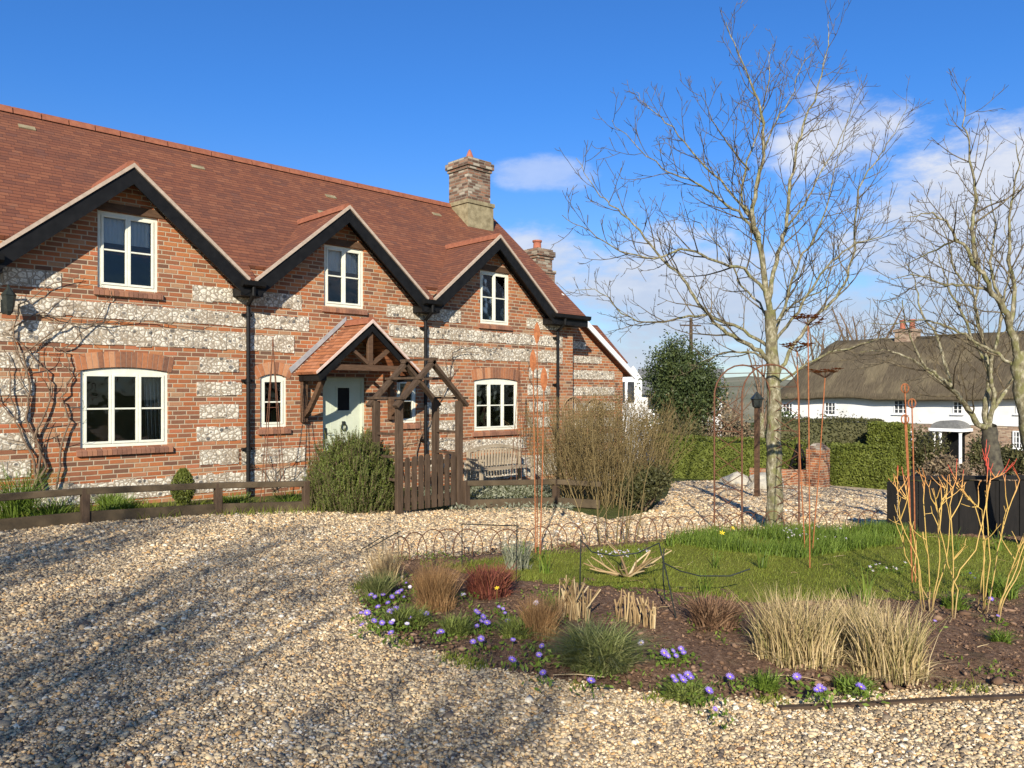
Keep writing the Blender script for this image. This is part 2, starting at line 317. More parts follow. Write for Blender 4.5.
class MB:
    def __init__(s): s.v = []; s.f = []; s.m = []
    def add(s, vs, fs, mi=0):
        b = len(s.v); s.v += [tuple(v) for v in vs]; s.f += [tuple(b+i for i in f) for f in fs]; s.m += [mi]*len(fs); return s
    def box(s, x0, x1, y0, y1, z0, z1, mi=0):
        vs = [(x, y, z) for z in (z0, z1) for y in (y0, y1) for x in (x0, x1)]
        return s.add(vs, [(0, 2, 3, 1), (4, 5, 7, 6), (0, 1, 5, 4), (2, 6, 7, 3), (0, 4, 6, 2), (1, 3, 7, 5)], mi)
    def bar(s, a, b, w_, d=None, mi=0, up=(0, 0, 1)):
        """rectangular bar from a to b, width w_ (sideways) and depth d"""
        a = Vector(a); b = Vector(b); d = d or w_; t_ = (b-a).normalized(); u = Vector(up)
        if abs(t_.dot(u)) > .98: u = Vector((0, 1, 0))
        r = t_.cross(u).normalized()*w_/2; q = t_.cross(r).normalized()*d/2
        vs = [p+i*r+j*q for p in (a, b) for i, j in ((-1, -1), (1, -1), (1, 1), (-1, 1))]
        return s.add(vs, [(3, 2, 1, 0), (4, 5, 6, 7), (0, 1, 5, 4), (1, 2, 6, 5), (2, 3, 7, 6), (3, 0, 4, 7)], mi)
    def prism(s, poly, y0, y1, mi=0, axis='y'):
        """polygon (a, z) extruded along y (or x)"""
        f = (lambda a, z, t_: (a, t_, z)) if axis == 'y' else ((lambda a, z, t_: (t_, a, z)) if axis == 'x' else (lambda a, z, t_: (a, z, t_)))
        n = len(poly); vs = [f(a, z, y0) for a, z in poly]+[f(a, z, y1) for a, z in poly]
        return s.add(vs, [tuple(range(n)), tuple(range(2*n-1, n-1, -1))]+[(i, i+n, (i+1) % n+n, (i+1) % n) for i in range(n)], mi)
    def slab(s, quad, th, mi=0):
        """planar polygon given by its upper corners, extruded th downwards along its normal"""
        q = [Vector(p) for p in quad]; n = (q[1]-q[0]).cross(q[2]-q[0]).normalized()
        if n.z < 0: q = q[::-1]; n = -n
        k = len(q); lo = [p-n*th for p in q]
        return s.add(q+lo, [tuple(range(k)), tuple(range(2*k-1, k-1, -1))]+[(i, i+k, (i+1) % k+k, (i+1) % k) for i in range(k)], mi)
    def tube(s, pts, r, n=6, mi=0, close=True):
        pts = [Vector(p) for p in pts]; rr = r if isinstance(r, (list, tuple)) else [r]*len(pts); vs = []; fs = []
        for i, p in enumerate(pts):
            t_ = (pts[min(i+1, len(pts)-1)]-pts[max(i-1, 0)]).normalized(); u = Vector((0, 0, 1)) if abs(t_.z) < .9 else Vector((0, 1, 0))
            a = t_.cross(u).normalized(); b = t_.cross(a).normalized()
            vs += [p+(a*math.cos(2*math.pi*k/n)+b*math.sin(2*math.pi*k/n))*rr[i] for k in range(n)]
        for i in range(len(pts)-1):
            fs += [(i*n+k, i*n+(k+1) % n, (i+1)*n+(k+1) % n, (i+1)*n+k) for k in range(n)]
        if close: fs += [tuple(range(n-1, -1, -1)), tuple((len(pts)-1)*n+k for k in range(n))]
        return s.add(vs, fs, mi)
    def lathe(s, c, prof, n=16, mi=0):
        vs = [(c[0]+r*math.cos(2*math.pi*k/n), c[1]+r*math.sin(2*math.pi*k/n), c[2]+z) for r, z in prof for k in range(n)]; L = len(prof)
        fs = [(i*n+k, i*n+(k+1) % n, (i+1)*n+(k+1) % n, (i+1)*n+k) for i in range(L-1) for k in range(n)]
        return s.add(vs, fs+[tuple(range(n-1, -1, -1)), tuple((L-1)*n+k for k in range(n))], mi)
    def mesh(s, name, mats, bevel=0, smooth=False):
        me = bpy.data.meshes.new(name); me.from_pydata(s.v, [], s.f)
        for m_ in (mats if isinstance(mats, (list, tuple)) else [mats]): me.materials.append(m_)
        me.polygons.foreach_set('material_index', s.m); bm = bmesh.new(); bm.from_mesh(me); bmesh.ops.recalc_face_normals(bm, faces=bm.faces)
        if bevel: bmesh.ops.bevel(bm, geom=bm.edges[:], offset=bevel, segments=1, affect='EDGES')
        bm.to_mesh(me); bm.free()
        if smooth: me.polygons.foreach_set('use_smooth', [True]*len(me.polygons))
        auto_uv(me); me.update(); return me
    def build(s, name, mats, parent=None, origin=None, bevel=0, smooth=False):
        return link(name, s.mesh(name, mats, bevel, smooth), parent, origin)
def tubes_np(polys, sides=5):
    """many tapered tubes at once -> V, F. polys: list of (Nx3 array, N radii)"""
    VV = []; FF = []; b = 0; ang = np.arange(sides)*2*np.pi/sides; ca, sa = np.cos(ang), np.sin(ang); k = np.arange(sides); k1 = (k+1) % sides
    for P, r in polys:
        P = np.asarray(P, float); r = np.asarray(r, float); T = np.gradient(P, axis=0); T /= np.linalg.norm(T, axis=1)[:, None]+1e-9
        m_ = T.mean(0); u = np.array((0, 0, 1.)) if abs(m_[2]) < .7*np.linalg.norm(m_) else np.array((.6, .8, 0))
        A = np.cross(T, u); A /= np.linalg.norm(A, axis=1)[:, None]+1e-9; B = np.cross(T, A)
        V = P[:, None]+(A[:, None]*ca[None, :, None]+B[:, None]*sa[None, :, None])*r[:, None, None]
        VV.append(V.reshape(-1, 3)); n = len(P)
        i = (np.arange(n-1)*sides)[:, None]
        FF.append(np.stack([b+i+k, b+i+k1, b+i+sides+k1, b+i+sides+k], -1).reshape(-1, 4)); b += n*sides
    return np.concatenate(VV), np.concatenate(FF)
def unit(v): return v/(np.linalg.norm(v, axis=-1, keepdims=True)+1e-9)
def leaves_np(P, size, up=.3, asp=.5, N=None):
    """diamond leaves at points P; N optional outward direction"""
    n = len(P); d = unit(RS.normal(size=(n, 3))+(0 if N is None else N*1.0)+np.array((0, 0, up)))
    e = unit(np.cross(d, RS.normal(size=(n, 3)))); s_ = (size*RS.uniform(.55, 1.35, n))[:, None]
    V = np.stack([P-d*s_*.5, P+e*s_*asp*.5, P+d*s_*.5, P-e*s_*asp*.5], 1).reshape(-1, 3)
    return V, np.arange(n*4).reshape(-1, 4)
def blades_np(P, H, lean, wd, curl=.4, out=None, seg=3, gz_=None):
    """grass-like blades: base points P, heights H"""
    n = len(P); a = RS.uniform(0, 2*np.pi, n); D = np.stack([np.cos(a), np.sin(a), 0*a], 1)
    if out is not None: D = unit(D*.7+out)*[1, 1, 0]
    L = lean*RS.uniform(.2, 1.3, n); sd = np.stack([-np.sin(a+.6), np.cos(a+.6), 0*a], 1); rows = []
    for i in range(seg+1):
        t_ = i/seg; c = P+D*(H*L*(t_**(1+curl*2)))[:, None]+np.array((0, 0, 1.))*(H*(t_-.35*curl*L*t_**2))[:, None]
        w_ = (wd*(1-t_**1.6*.92))*np.ones(n); rows.append(c-sd*(w_/2)[:, None]); rows.append(c+sd*(w_/2)[:, None])
    V = np.stack(rows, 1).reshape(-1, 3); k = 2*(seg+1); b = (np.arange(n)*k)[:, None]
    Fc = np.concatenate([b+np.array([[2*i, 2*i+1, 2*i+3, 2*i+2]]) for i in range(seg)], 0)
    return V, Fc
def join_np(parts):
    V = []; Fc = []; b = 0
    for v, f in parts: V.append(v); Fc.append(f+b); b += len(v)
    return np.concatenate(V), np.concatenate(Fc)
def disc_pts(c, r, n, ell=1.0):
    a = RS.uniform(0, 2*np.pi, n); q = r*np.sqrt(RS.uniform(0, 1, n)); o = np.stack([q*np.cos(a), q*np.sin(a)*ell, 0*a], 1)
    return np.array(c)+o, o/r
def in_poly(pts, poly):
    x, y = pts[:, 0], pts[:, 1]; r = np.zeros(len(pts), bool); n = len(poly)
    for i in range(n):
        x0, y0 = poly[i][:2]; x1, y1 = poly[(i+1) % n][:2]
        c = ((y0 > y) != (y1 > y)) & (x < (x1-x0)*(y-y0)/(y1-y0+1e-12)+x0); r ^= c
    return r
def edge_dist(pts, poly):
    d = np.full(len(pts), 1e9); n = len(poly)
    for i in range(n):
        a = np.array(poly[i][:2]); b = np.array(poly[(i+1) % n][:2]); ab = b-a
        t_ = np.clip(((pts[:, :2]-a)@ab)/(ab@ab+1e-12), 0, 1); d = np.minimum(d, np.linalg.norm(pts[:, :2]-(a+t_[:, None]*ab), axis=1))
    return d
def blob_foliage(C, rad, n, leaf, mat_, nclump=40, spread=.22, up=.2, asp=.5, hollow=.55):
    """uneven crown: leaf clumps over an ellipsoid, some inside"""
    C = np.array(C); rad = np.array(rad); d = unit(RS.normal(size=(nclump, 3))); d[:, 2] = np.abs(d[:, 2])*RS.choice([1, 1, -.5], nclump)
    cc_ = C+d*rad*RS.uniform(hollow, 1.0, nclump)[:, None]; k = RS.randint(0, nclump, n)
    P = cc_[k]+RS.normal(size=(n, 3))*rad*spread
    return leaves_np(P, leaf, up, asp, unit((P-C)/rad))

# ------------------------------------------------------------------ ground
def sheet(name, poly, dz, mat_, fine=0, mound=0.0, nz_=0.0, kind='structure'):
    bm = bmesh.new(); vs = [bm.verts.new((p[0], p[1], 0)) for p in poly]; bm.faces.new(vs); bmesh.ops.triangulate(bm, faces=bm.faces[:])
    xs = [p[0] for p in poly]; ys = [p[1] for p in poly]
    cuts = [((x, 0, 0), (1, 0, 0)) for x in (3, 12, 60) if min(xs) < x < max(xs)]
    if fine:
        cuts += [((x, 0, 0), (1, 0, 0)) for x in np.arange(min(xs)+fine*.5, max(xs), fine)]+[((0, y, 0), (0, 1, 0)) for y in np.arange(min(ys)+fine*.5, max(ys), fine)]
    for c_, n_ in cuts: bmesh.ops.bisect_plane(bm, geom=bm.verts[:]+bm.edges[:]+bm.faces[:], plane_co=c_, plane_no=n_)
    P = np.array([v.co[:] for v in bm.verts]); ed = edge_dist(P, poly) if mound else None
    for i, v in enumerate(bm.verts):
        v.co.z = ground(v.co.x)+dz
        if mound:
            k = min(1, ed[i]/.35); k = k*k*(3-2*k)
            v.co.z += mound*k+(nz_*k*noise.fractal(Vector((v.co.x*5, v.co.y*5, 0)), 1, 2, 4) if nz_ else 0)
    bmesh.ops.recalc_face_normals(bm, faces=bm.faces)
    for f in bm.faces:
        if f.normal.z < 0: f.normal_flip()
    me = bpy.data.meshes.new(name); bm.to_mesh(me); bm.free(); me.materials.append(mat_); auto_uv(me)
    if fine: me.polygons.foreach_set('use_smooth', [True]*len(me.polygons))
    return tag(link(name, me), kind=kind)
sheet('ground', [(-700, -700), (900, -700), (900, 900), (-700, 900)], -.012, M_FIELD)
FEN = [(-6, 12.1), (0, 11.75)]+[tuple(gp(px, py)[:2]) for px, py in ((5, 530), (85, 523), (218, 514), (310, 511), (405, 511), (462, 510), (500, 508), (560, 508))]
GRAV = [(-14, -12), (-12, 12.4)]+FEN+[tuple(gp(px, py)[:2]) for px, py in ((610, 520), (650, 512), (668, 497), (672, 482), (756, 480), (850, 482), (905, 482), (1060, 484))]+[(30, 3), (24, -12)]
sheet('gravel_drive', GRAV, 0, M_GRAVEL)
BED = [tuple(gp(px, py)[:2]) for px, py in ((362, 585), (356, 605), (372, 630), (415, 650), (470, 668), (545, 682), (620, 695), (700, 703), (800, 703), (900, 695), (1024, 689), (1150, 686), (1260, 640), (1250, 580), (1100, 548), (1024, 540), (960, 534), (900, 529), (800, 531), (700, 536), (620, 543), (540, 550), (460, 556), (400, 560), (375, 570))]
sheet('flower_bed', BED, .004, M_SOIL, fine=.09, mound=.05, nz_=.03)
LAWN = [tuple(gp(px, py, .06)[:2]) for px, py in ((440, 566), (478, 576), (530, 582), (590, 586), (660, 590), (700, 596), (770, 604), (850, 598), (920, 600), (1040, 584), (1140, 570), (1090, 552), (1024, 543), (960, 537), (900, 532), (800, 534), (700, 539), (620, 546), (540, 553))]
sheet('lawn', LAWN, .052, M_LAWN, fine=.12, mound=.02)
ROADP = [tuple(gz(px, z)[:2]) for px, z in ((790, 23.5), (1200, 20), (1300, 27), (790, 29))]
sheet('road', [(27, -60), (33, -60), (38, 60), (31, 60)], .004, M_ROAD)

# ------------------------------------------------------------------ the brick and flint house
H = thing('brick_and_flint_house', 'long red brick and flint house with three black-edged front gables and clay tiled roof', 'house', (8, 14, 0))
X0, X1, YF, YR = -3.0, 14.6, 13.0, 16.3
GC = (4.02, 7.87, 11.77); HWD = 1.82; EAV, APX, SL = 3.67, 5.25, (6.83-3.67)/3.6
def arcpts(xa, xb, zt, rise, n=8):
    w_ = (xb-xa)/2; xc = (xa+xb)/2; rr = (w_*w_+rise*rise)/(2*rise); c = zt+rise-rr
    return [(xc+w_*math.cos(a), 0) for a in []] or [(xb-(xb-xa)*i/n, c+math.sqrt(max(0, rr*rr-(xb-(xb-xa)*i/n-xc)**2))) for i in range(n+1)]
WINS = [  # x0, x1, z0, z1, columns, arched, curtain kind
    (3.36, 4.66, .87, 2.06, 3, True, 'side'), (6.25, 6.76, 1.10, 2.0, 1, True, None), (9.20, 9.70, 1.10, 2.0, 1, True, None), (11.29, 12.67, .87, 2.0, 3, True, 'side2'),
    (3.60, 4.50, 3.35, 4.55, 2, False, 'blind'), (7.53, 8.41, 3.38, 4.55, 2, False, 'blind'), (11.47, 12.38, 3.30, 4.50, 2, False, 'blind')]
DOORB = (7.50, 8.46, -.05, 2.02)
# wall with real openings
out = [(X0, -1.2), (X1, -1.2), (X1, 3.9)]
for c_ in reversed(GC): out += [(c_+1.5, 3.9), (c_, 5.16), (c_-1.5, 3.9)]
out += [(X0, 3.9)]
wb = MB().prism(out, YF, YF+.3); wme = wb.mesh('wall', [M_BRICK, M_FLINT]); wo = bpy.data.objects.new('tmpwall', wme); COL.objects.link(wo)
cut = MB()
for (a, b, z0, z1, n, arc, k) in WINS:
    cut.prism([(a, z0), (b, z0)]+(arcpts(a, b, z1, .06) if arc else [(b, z1), (a, z1)]), YF-.5, YF+.8)
cut.box(DOORB[0], DOORB[1], YF-.5, YF+.8, DOORB[2], DOORB[3])
cme = cut.mesh('cut', M_BRICK); cobj = bpy.data.objects.new('tmpcut', cme); COL.objects.link(cobj)
md = wo.modifiers.new('b', 'BOOLEAN'); md.object = cobj; md.operation = 'DIFFERENCE'; md.solver = 'EXACT'
dg = bpy.context.evaluated_depsgraph_get(); wfin = bpy.data.meshes.new_from_object(wo.evaluated_get(dg)); bpy.data.objects.remove(wo); bpy.data.objects.remove(cobj)
# flint bands, a few mm proud of the brickwork
bands = [(.04, .34), (.50, .74), (.90, 1.13), (1.29, 1.52), (1.68, 1.91), (2.08, 2.31), (2.47, 2.76), (2.88, 3.12), (3.27, 3.52)]
FL = MB()
def flint(b, xa, xb):
    z0, z1 = bands[b]; j = .05*(b % 2)
    FL.box(xa+j, xb-j, YF-.012, YF+.02, z0, z1, 1)
for b in range(6):
    if b > 0:
        flint(b, X0+.3, 2.75 if b < 5 else 2.85); flint(b, 5.12, 5.9 if b > 0 else 6.1)
    b > 1 and flint(b, 12.98, 13.75)
flint(0, X0+.3, 7.15); FL.box(5.9, 7.12, YF-.012, YF+.02, .46, .72, 1)
FL.box(9.95, 10.95, YF-.012, YF+.02, .05, .33, 1)
for b in (1, 2, 3, 4, 5): FL.box(9.95, 10.9 if b < 4 else 10.7, YF-.012, YF+.02, bands[b][0], bands[b][1], 1)
FL.box(10.95, 12.93, YF-.012, YF+.02, .42, .66, 1); FL.box(10.99, 14.0, YF-.012, YF+.02, -.26, .22, 1)
for (b, segs) in ((6, [(X0+.3, 6.9), (9.05, 14.2)]), (7, [(X0+.3, 7.2), (9.0, 14.2)]), (8, [(X0+.3, 3.1), (5.05, 7.05), (8.95, 10.9), (12.95, 14.2)])):
    for a_, b_ in segs: FL.box(a_, b_, YF-.012, YF+.02, bands[b][0], bands[b][1], 1)
FS = MB(); rj = random.Random(5)              # break the straight edges of the bands
for i in range(0, len(FL.v), 8):
    xs_ = [v[0] for v in FL.v[i:i+8]]; zs_ = [v[2] for v in FL.v[i:i+8]]; xa, xb, za, zb = min(xs_), max(xs_), min(zs_), max(zs_); x_ = xa; k = 0
    while x_ < xb-.02:
        xe = min(xb, x_+rj.choice((.1125, .225, .3375))); FS.box(x_, xe, YF-.010-.003*(k % 3), YF+.02, za+rj.uniform(-.018, .012), zb+rj.uniform(-.014, .018), 1); x_ = xe; k += 1
FL = FS
fme = FL.mesh('f', [M_BRICK, M_FLINT]); bm = bmesh.new(); bm.from_mesh(wfin); bm.from_mesh(fme); wall_me = bpy.data.meshes.new('wall'); bm.to_mesh(wall_me); bm.free()
wall_me.materials.append(M_BRICK); wall_me.materials.append(M_FLINT); auto_uv(wall_me); link('front_wall', wall_me, H)
sw = MB(); sw.box(X1-.3, X1, YF+.3, 19.2, -1.2, 3.6); sw.prism([(YF+.3, 3.6), (19.2, 3.6), (16.3, 6.55)], X1-.3, X1, axis='x'); sw.build('end_wall', M_BRICK, H)
sw = MB(); sw.box(X0, X0+.3, YF+.3, 19.2, -.5, 3.6); sw.prism([(YF+.3, 3.6), (19.2, 3.6), (16.3, 6.55)], X0, X0+.3, axis='x'); sw.build('end_wall', M_BRICK, H)
MB().box(X0+.3, X1-.3, 19.2, 19.5, -.5, 3.8).build('rear_wall', M_BRICK, H)
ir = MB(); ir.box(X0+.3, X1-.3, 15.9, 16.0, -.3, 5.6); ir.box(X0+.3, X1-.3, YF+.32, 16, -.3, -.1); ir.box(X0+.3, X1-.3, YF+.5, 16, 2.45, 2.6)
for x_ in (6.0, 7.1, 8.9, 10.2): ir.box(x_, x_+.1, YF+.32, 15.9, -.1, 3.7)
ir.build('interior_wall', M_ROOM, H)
# roofs
rf = MB(); ze = EAV+(YF+.06-12.7)*SL
rf.slab([(X0-.2, YF+.06, ze), (X1+.16, YF+.06, ze), (X1+.16, YR, EAV+(YR-12.7)*SL), (X0-.2, YR, EAV+(YR-12.7)*SL)], .11)
rf.slab([(X0-.2, YR+.001, EAV+(YR-12.7)*SL), (X1+.16, YR+.001, EAV+(YR-12.7)*SL), (X1+.16, 19.9, EAV), (X0-.2, 19.9, EAV)], .11)
edges = [X0-.2]+[v for c_ in GC for v in (c_-HWD, c_+HWD)]+[X1+.16]
for i in range(0, len(edges), 2):
    rf.slab([(edges[i], 12.7, EAV), (edges[i+1], 12.7, EAV), (edges[i+1], YF+.06, ze), (edges[i], YF+.06, ze)], .09)
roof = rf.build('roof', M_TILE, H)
rd = MB(); zr = EAV+(YR-12.7)*SL
x_ = X0-.2
while x_ < X1+.1:
    xe = min(x_+.44, X1+.17); rd.prism([(YR-.13, zr-.08), (YR-.09, zr+.03), (YR, zr+.07), (YR+.09, zr+.03), (YR+.13, zr-.08)], x_+.004, xe-.004, axis='x'); x_ += .45
rd.build('ridge_tiles', M_RIDGE, roof)
for px, py in ((27, 122), (198, 155), (331, 186), (324, 203), (437, 206)):   # small pale roof vents
    Yv = 15.8 if py < 205 else 15.9
    Yv = {27: 15.85, 198: 15.7, 331: 15.6, 324: 14.95, 437: 15.75}[px]; x_ = fx(px, Yv); z_ = EAV+(Yv-12.7)*SL
    vt = MB(); vt.slab([(x_-.13, Yv-.05, z_-.02), (x_+.13, Yv-.05, z_-.02), (x_+.13, Yv+.05, z_+.06), (x_-.13, Yv+.05, z_+.06)], .03); vt.build('roof_vent', M_PALEST, roof)
YB = 12.7+(APX-EAV)/SL
for c_ in GC:
    g = MB(); 
    for s_ in (-1, 1): g.slab([(c_+s_*HWD, 12.68, EAV+.01), (c_, 12.68, APX+.012), (c_, YB+.1, APX+.012)] if s_ < 0 else [(c_, 12.68, APX+.012), (c_+HWD, 12.68, EAV+.01), (c_, YB+.1, APX+.012)], .07)
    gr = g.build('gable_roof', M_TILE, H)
    r_ = MB(); y_ = 12.68
    while y_ < YB: r_.prism([(c_-.13, APX-.07), (c_-.08, APX+.045), (c_, APX+.08), (c_+.08, APX+.045), (c_+.13, APX-.07)], y_+.003, min(y_+.4, YB+.02)-.003); y_ += .4
    r_.build('ridge_tiles', M_RIDGE, gr)
    sl = (APX-EAV)/HWD
    for s_ in (-1, 1):
        fo = (c_+s_*(HWD+.03), EAV-.035); ap = (c_, APX-.045)
        b = MB(); b.prism([fo, ap, (ap[0], ap[1]-.25), (fo[0]-s_*.06, fo[1]-.24), (fo[0]+s_*.05, fo[1]-.17)], 12.655, 12.69); b.prism([(fo[0], fo[1]-.03), (ap[0], ap[1]-.03), (ap[0], ap[1]-.085), (fo[0], fo[1]-.085)], 12.69, YF-.002)
        b.build('bargeboard', M_BLACK, H)
        b = MB(); b.prism([(c_+s_*(HWD+.04), EAV-.03), (c_, APX-.035), (c_, APX+.03), (c_+s_*(HWD+.06), EAV+.02)], 12.63, 12.68); b.build('verge', M_MORTAR, H)
# gutters and downpipes
gt = [(c0, c1) for c0, c1 in ((GC[0]+HWD-.1, GC[1]-HWD+.1), (GC[1]+HWD-.1, GC[2]-HWD+.1), (GC[2]+HWD-.1, X1+.2), (X0-.2, GC[0]-HWD+.1))]
for a_, b_ in gt:
    g = MB(); g.prism([(12.55, EAV-.03), (12.67, EAV-.03), (12.66, EAV-.11), (12.61, EAV-.14), (12.56, EAV-.11)], a_, b_, axis='x'); g.box(a_, b_, 12.67, YF-.002, EAV-.28, EAV-.14); g.box(a_, b_, 12.67, 12.69, EAV-.14, EAV-.02); g.build('gutter', M_BLACK, H)
for x_ in (5.98, 9.86, 13.93):
    g = MB(); zb = -.1 if x_ < 8 else -.35
    g.tube([(x_-.03, 12.62, EAV-.12), (x_-.03, 12.62, EAV-.26), (x_, 12.9, EAV-.42), (x_, 12.9, EAV-.6)], .036, 10); g.tube([(x_, 12.9, EAV-.6), (x_, 12.9, zb)], .036, 10)
    for z_ in (3.05, 1.9, .7): g.tube([(x_, 12.9, z_), (x_, 12.9, z_+.07)], .048, 10); g.box(x_-.09, x_+.09, 12.93, 12.99, z_+.015, z_+.055)
    g.build('downpipe', M_BLACK, H)
# windows
def window(x0, x1, z0, z1, n, arc, cur, par=H, Y=YF):
    f = MB(); y0, y1 = Y+.035, Y+.10; fw = .055
    f.box(x0+.001, x0+fw, y0, y1, z0+.001, z1); f.box(x1-fw, x1-.001, y0, y1, z0+.001, z1); f.box(x0+fw, x1-fw, y0, y1, z0+.001, z0+fw)
    if arc: f.prism([(x0+fw, z1-.05), (x1-fw, z1-.05)]+[(min(max(a, x0+fw), x1-fw), z-.004) for a, z in arcpts(x0, x1, z1, .06)], y0, y1)
    else: f.box(x0+fw, x1-fw, y0, y1, z1-fw, z1-.001)
    iw = (x1-x0-2*fw); cw = iw/n; zt = z1-(.05 if arc else fw); pn = MB()
    for i in range(n):
        a = x0+fw+cw*i+.004; b = a+cw-.008; k = .036
        if i: f.box(a-.022, a+.014, y0-.006, y1, z0+fw, zt)
        ya, yb = y0-.012, y1-.01
        f.box(a, a+k, ya, yb, z0+fw, zt); f.box(b-k, b, ya, yb, z0+fw, zt); f.box(a+k, b-k, ya, yb, z0+fw, z0+fw+k); f.box(a+k, b-k, ya, yb, zt-k, zt)
        zm = (z0+zt)/2+.03; f.box(a+k, b-k, ya+.006, yb-.01, zm-.013, zm+.013)
        pn.box(a+k-.004, b-k+.004, ya+.03, ya+.036, z0+fw+k-.004, zm-.012); pn.box(a+k-.004, b-k+.004, ya+.03, ya+.036, zm+.012, zt-k+.004)
    wdo = f.build('window', M_CREAM, par, bevel=.003); pn.build('pane', M_GLASS, wdo)
    s_ = MB(); x_ = x0-.06; zz = z0-.004
    while x_ < x1+.05:
        s_.prism([(Y-.055, zz-.115), (Y+.03, zz-.115), (Y+.034, zz), (Y-.055, zz-.04)], x_+.003, min(x_+.068, x1+.06), axis='x'); x_ += .071
    s_.build('sill', M_SILL, wdo)
    if cur == 'blind':
        h_ = .42; c = MB(); xx = x0+.06
        for i in range(int((x1-x0-.12)/.03)): c.add([(xx+i*.03, Y+.115+.012*(i % 2), zt), (xx+i*.03+.03, Y+.115+.012*((i+1) % 2), zt), (xx+i*.03+.03, Y+.115+.012*((i+1) % 2), zt-h_), (xx+i*.03, Y+.115+.012*(i % 2), zt-h_)], [(0, 1, 2, 3)])
        c.build('blind', M_BLIND, wdo)
    if cur in ('side', 'side2'):
        c = MB(); xx = x1-.3
        for i in range(9): c.add([(xx+i*.03, Y+.26+.03*(i % 2), z1-.1), (xx+i*.03+.03, Y+.26+.03*((i+1) % 2), z1-.1), (xx+i*.03+.03+.02, Y+.26+.03*((i+1) % 2), z0), (xx+i*.03+.05, Y+.26+.03*(i % 2), z0)], [(0, 1, 2, 3)])
        c.build('curtain', M_CURTAIN, wdo)
    return wdo
M_SILL = island('sill_brick', [(0, (.12, .06, .04)), (.5, (.27, .13, .08)), (1, (.36, .17, .09))], .9, 20, .3, bump=True)
M_SOLD = island('arch_brick', [(0, (.10, .055, .04)), (.3, (.24, .11, .06)), (.6, (.42, .165, .07)), (.85, (.48, .25, .13)), (1, (.30, .13, .07))], .9, 20, .3, bump=True)
for wn_ in WINS:
    window(*wn_)
    x0, x1, z0, z1, n, arc, k = wn_
    if arc:                                     # fan of bricks over the head
        g = MB(); g2 = MB(); xc = (x0+x1)/2; w_ = (x1-x0)/2; rise = .06; rr = (w_*w_+rise*rise)/(2*rise); cz = z1+rise-rr; th = math.asin((w_+.05)/rr); hh = .25 if n > 1 else .22; nb_ = max(5, int(2*th*rr/.075))
        for i in range(nb_):
            a0 = -th+2*th*i/nb_+.0045/rr; a1 = -th+2*th*(i+1)/nb_-.0045/rr
            pl = [(xc+math.sin(a)*q, cz+math.cos(a)*q) for a, q in ((a0, rr+.004), (a1, rr+.004), (a1*1.0, rr+hh), (a0*1.0, rr+hh))]
            g.prism(pl, YF-.008, YF+.02)
        a0, a1 = -th, th; g2.prism([(xc+math.sin(a0+(a1-a0)*i/8)*(rr+.002), cz+math.cos(a0+(a1-a0)*i/8)*(rr+.002)) for i in range(9)]+[(xc+math.sin(a1-(a1-a0)*i/8)*(rr+hh), cz+math.cos(a1-(a1-a0)*i/8)*(rr+hh)) for i in range(9)], YF-.003, YF+.02)
        ar = g.build('brick_arch', M_SOLD, H); g2.build('mortar_joints', M_MORTAR, ar)
    else:
        MB().box(x0-.1, x1+.1, YF-.014, YF+.05, z1+.003, z1+.13).build('lintel', M_OAK, H, bevel=.004)
# door and porch
d = MB(); x0, x1, z0, z1 = DOORB; dY = YF+.1
d.box(x0+.06, x1-.06, dY, dY+.05, z0+.02, z1-.06)
for k in range(1, 5): x_ = x0+.06+k*(x1-x0-.12)/5; d.box(x_-.004, x_+.004, dY-.003, dY+.001, z0+.03, z1-.07)
d.box(x0, x0+.06, dY-.03, dY+.06, z0, z1); d.box(x1-.06, x1, dY-.03, dY+.06, z0, z1); d.box(x0+.06, x1-.06, dY-.03, dY+.06, z1-.06, z1)
xc = (x0+x1)/2+.02
for a in ((xc-.16, xc-.13, 1.38, 1.82), (xc+.13, xc+.16, 1.38, 1.82)): d.box(a[0], a[1], dY-.02, dY, a[2], a[3])
d.box(xc-.16, xc+.16, dY-.02, dY, 1.82, 1.85); d.box(xc-.16, xc+.16, dY-.02, dY, 1.35, 1.38)
door = d.build('door', M_SAGE, H, bevel=.002)
MB().box(xc-.13, xc+.13, dY-.012, dY-.006, 1.38, 1.82).build('pane', M_BLACK, door)
k = MB(); k.tube([(xc+.055*math.cos(a), dY-.03, 1.06+.065*math.sin(a)) for a in np.linspace(0, 6.28, 17)], .013, 6); k.box(xc-.03, xc+.03, dY-.03, dY, 1.10, 1.17); k.build('knocker', M_IRON, door)
k = MB(); k.box(x0+.10, x0+.13, dY-.02, dY, .85, 1.05); k.tube([(x0+.115, dY-.02, .95), (x0+.115, dY-.06, .95), (x0+.23, dY-.06, .95)], .009, 6); k.build('handle', M_IRON, door)
PX, PW, PF, PZE, PZA = 8.05, 1.13, 12.16, 2.1, 3.07
g = MB()
for s_ in (-1, 1): g.slab([(PX+s_*PW, PF, PZE), (PX, PF, PZA), (PX, YF-.015, PZA), (PX+s_*PW, YF-.015, PZE)], .06)
pr = g.build('porch_roof', M_TILE2, H)
r_ = MB(); r_.prism([(PX-.11, PZA-.06), (PX-.07, PZA+.04), (PX, PZA+.07), (PX+.07, PZA+.04), (PX+.11, PZA-.06)], PF-.01, YF-.02); r_.build('ridge_tiles', M_RIDGE, pr)
g = MB()
for s_ in (-1, 1): g.prism([(PX+s_*(PW+.08), PZE-.02), (PX+s_*.05, PZA+.045), (PX+s_*.05, PZA+.13), (PX+s_*(PW+.12), PZE+.07)], YF-.02, YF-.004)
g.build('flashing', M_LEAD, pr)
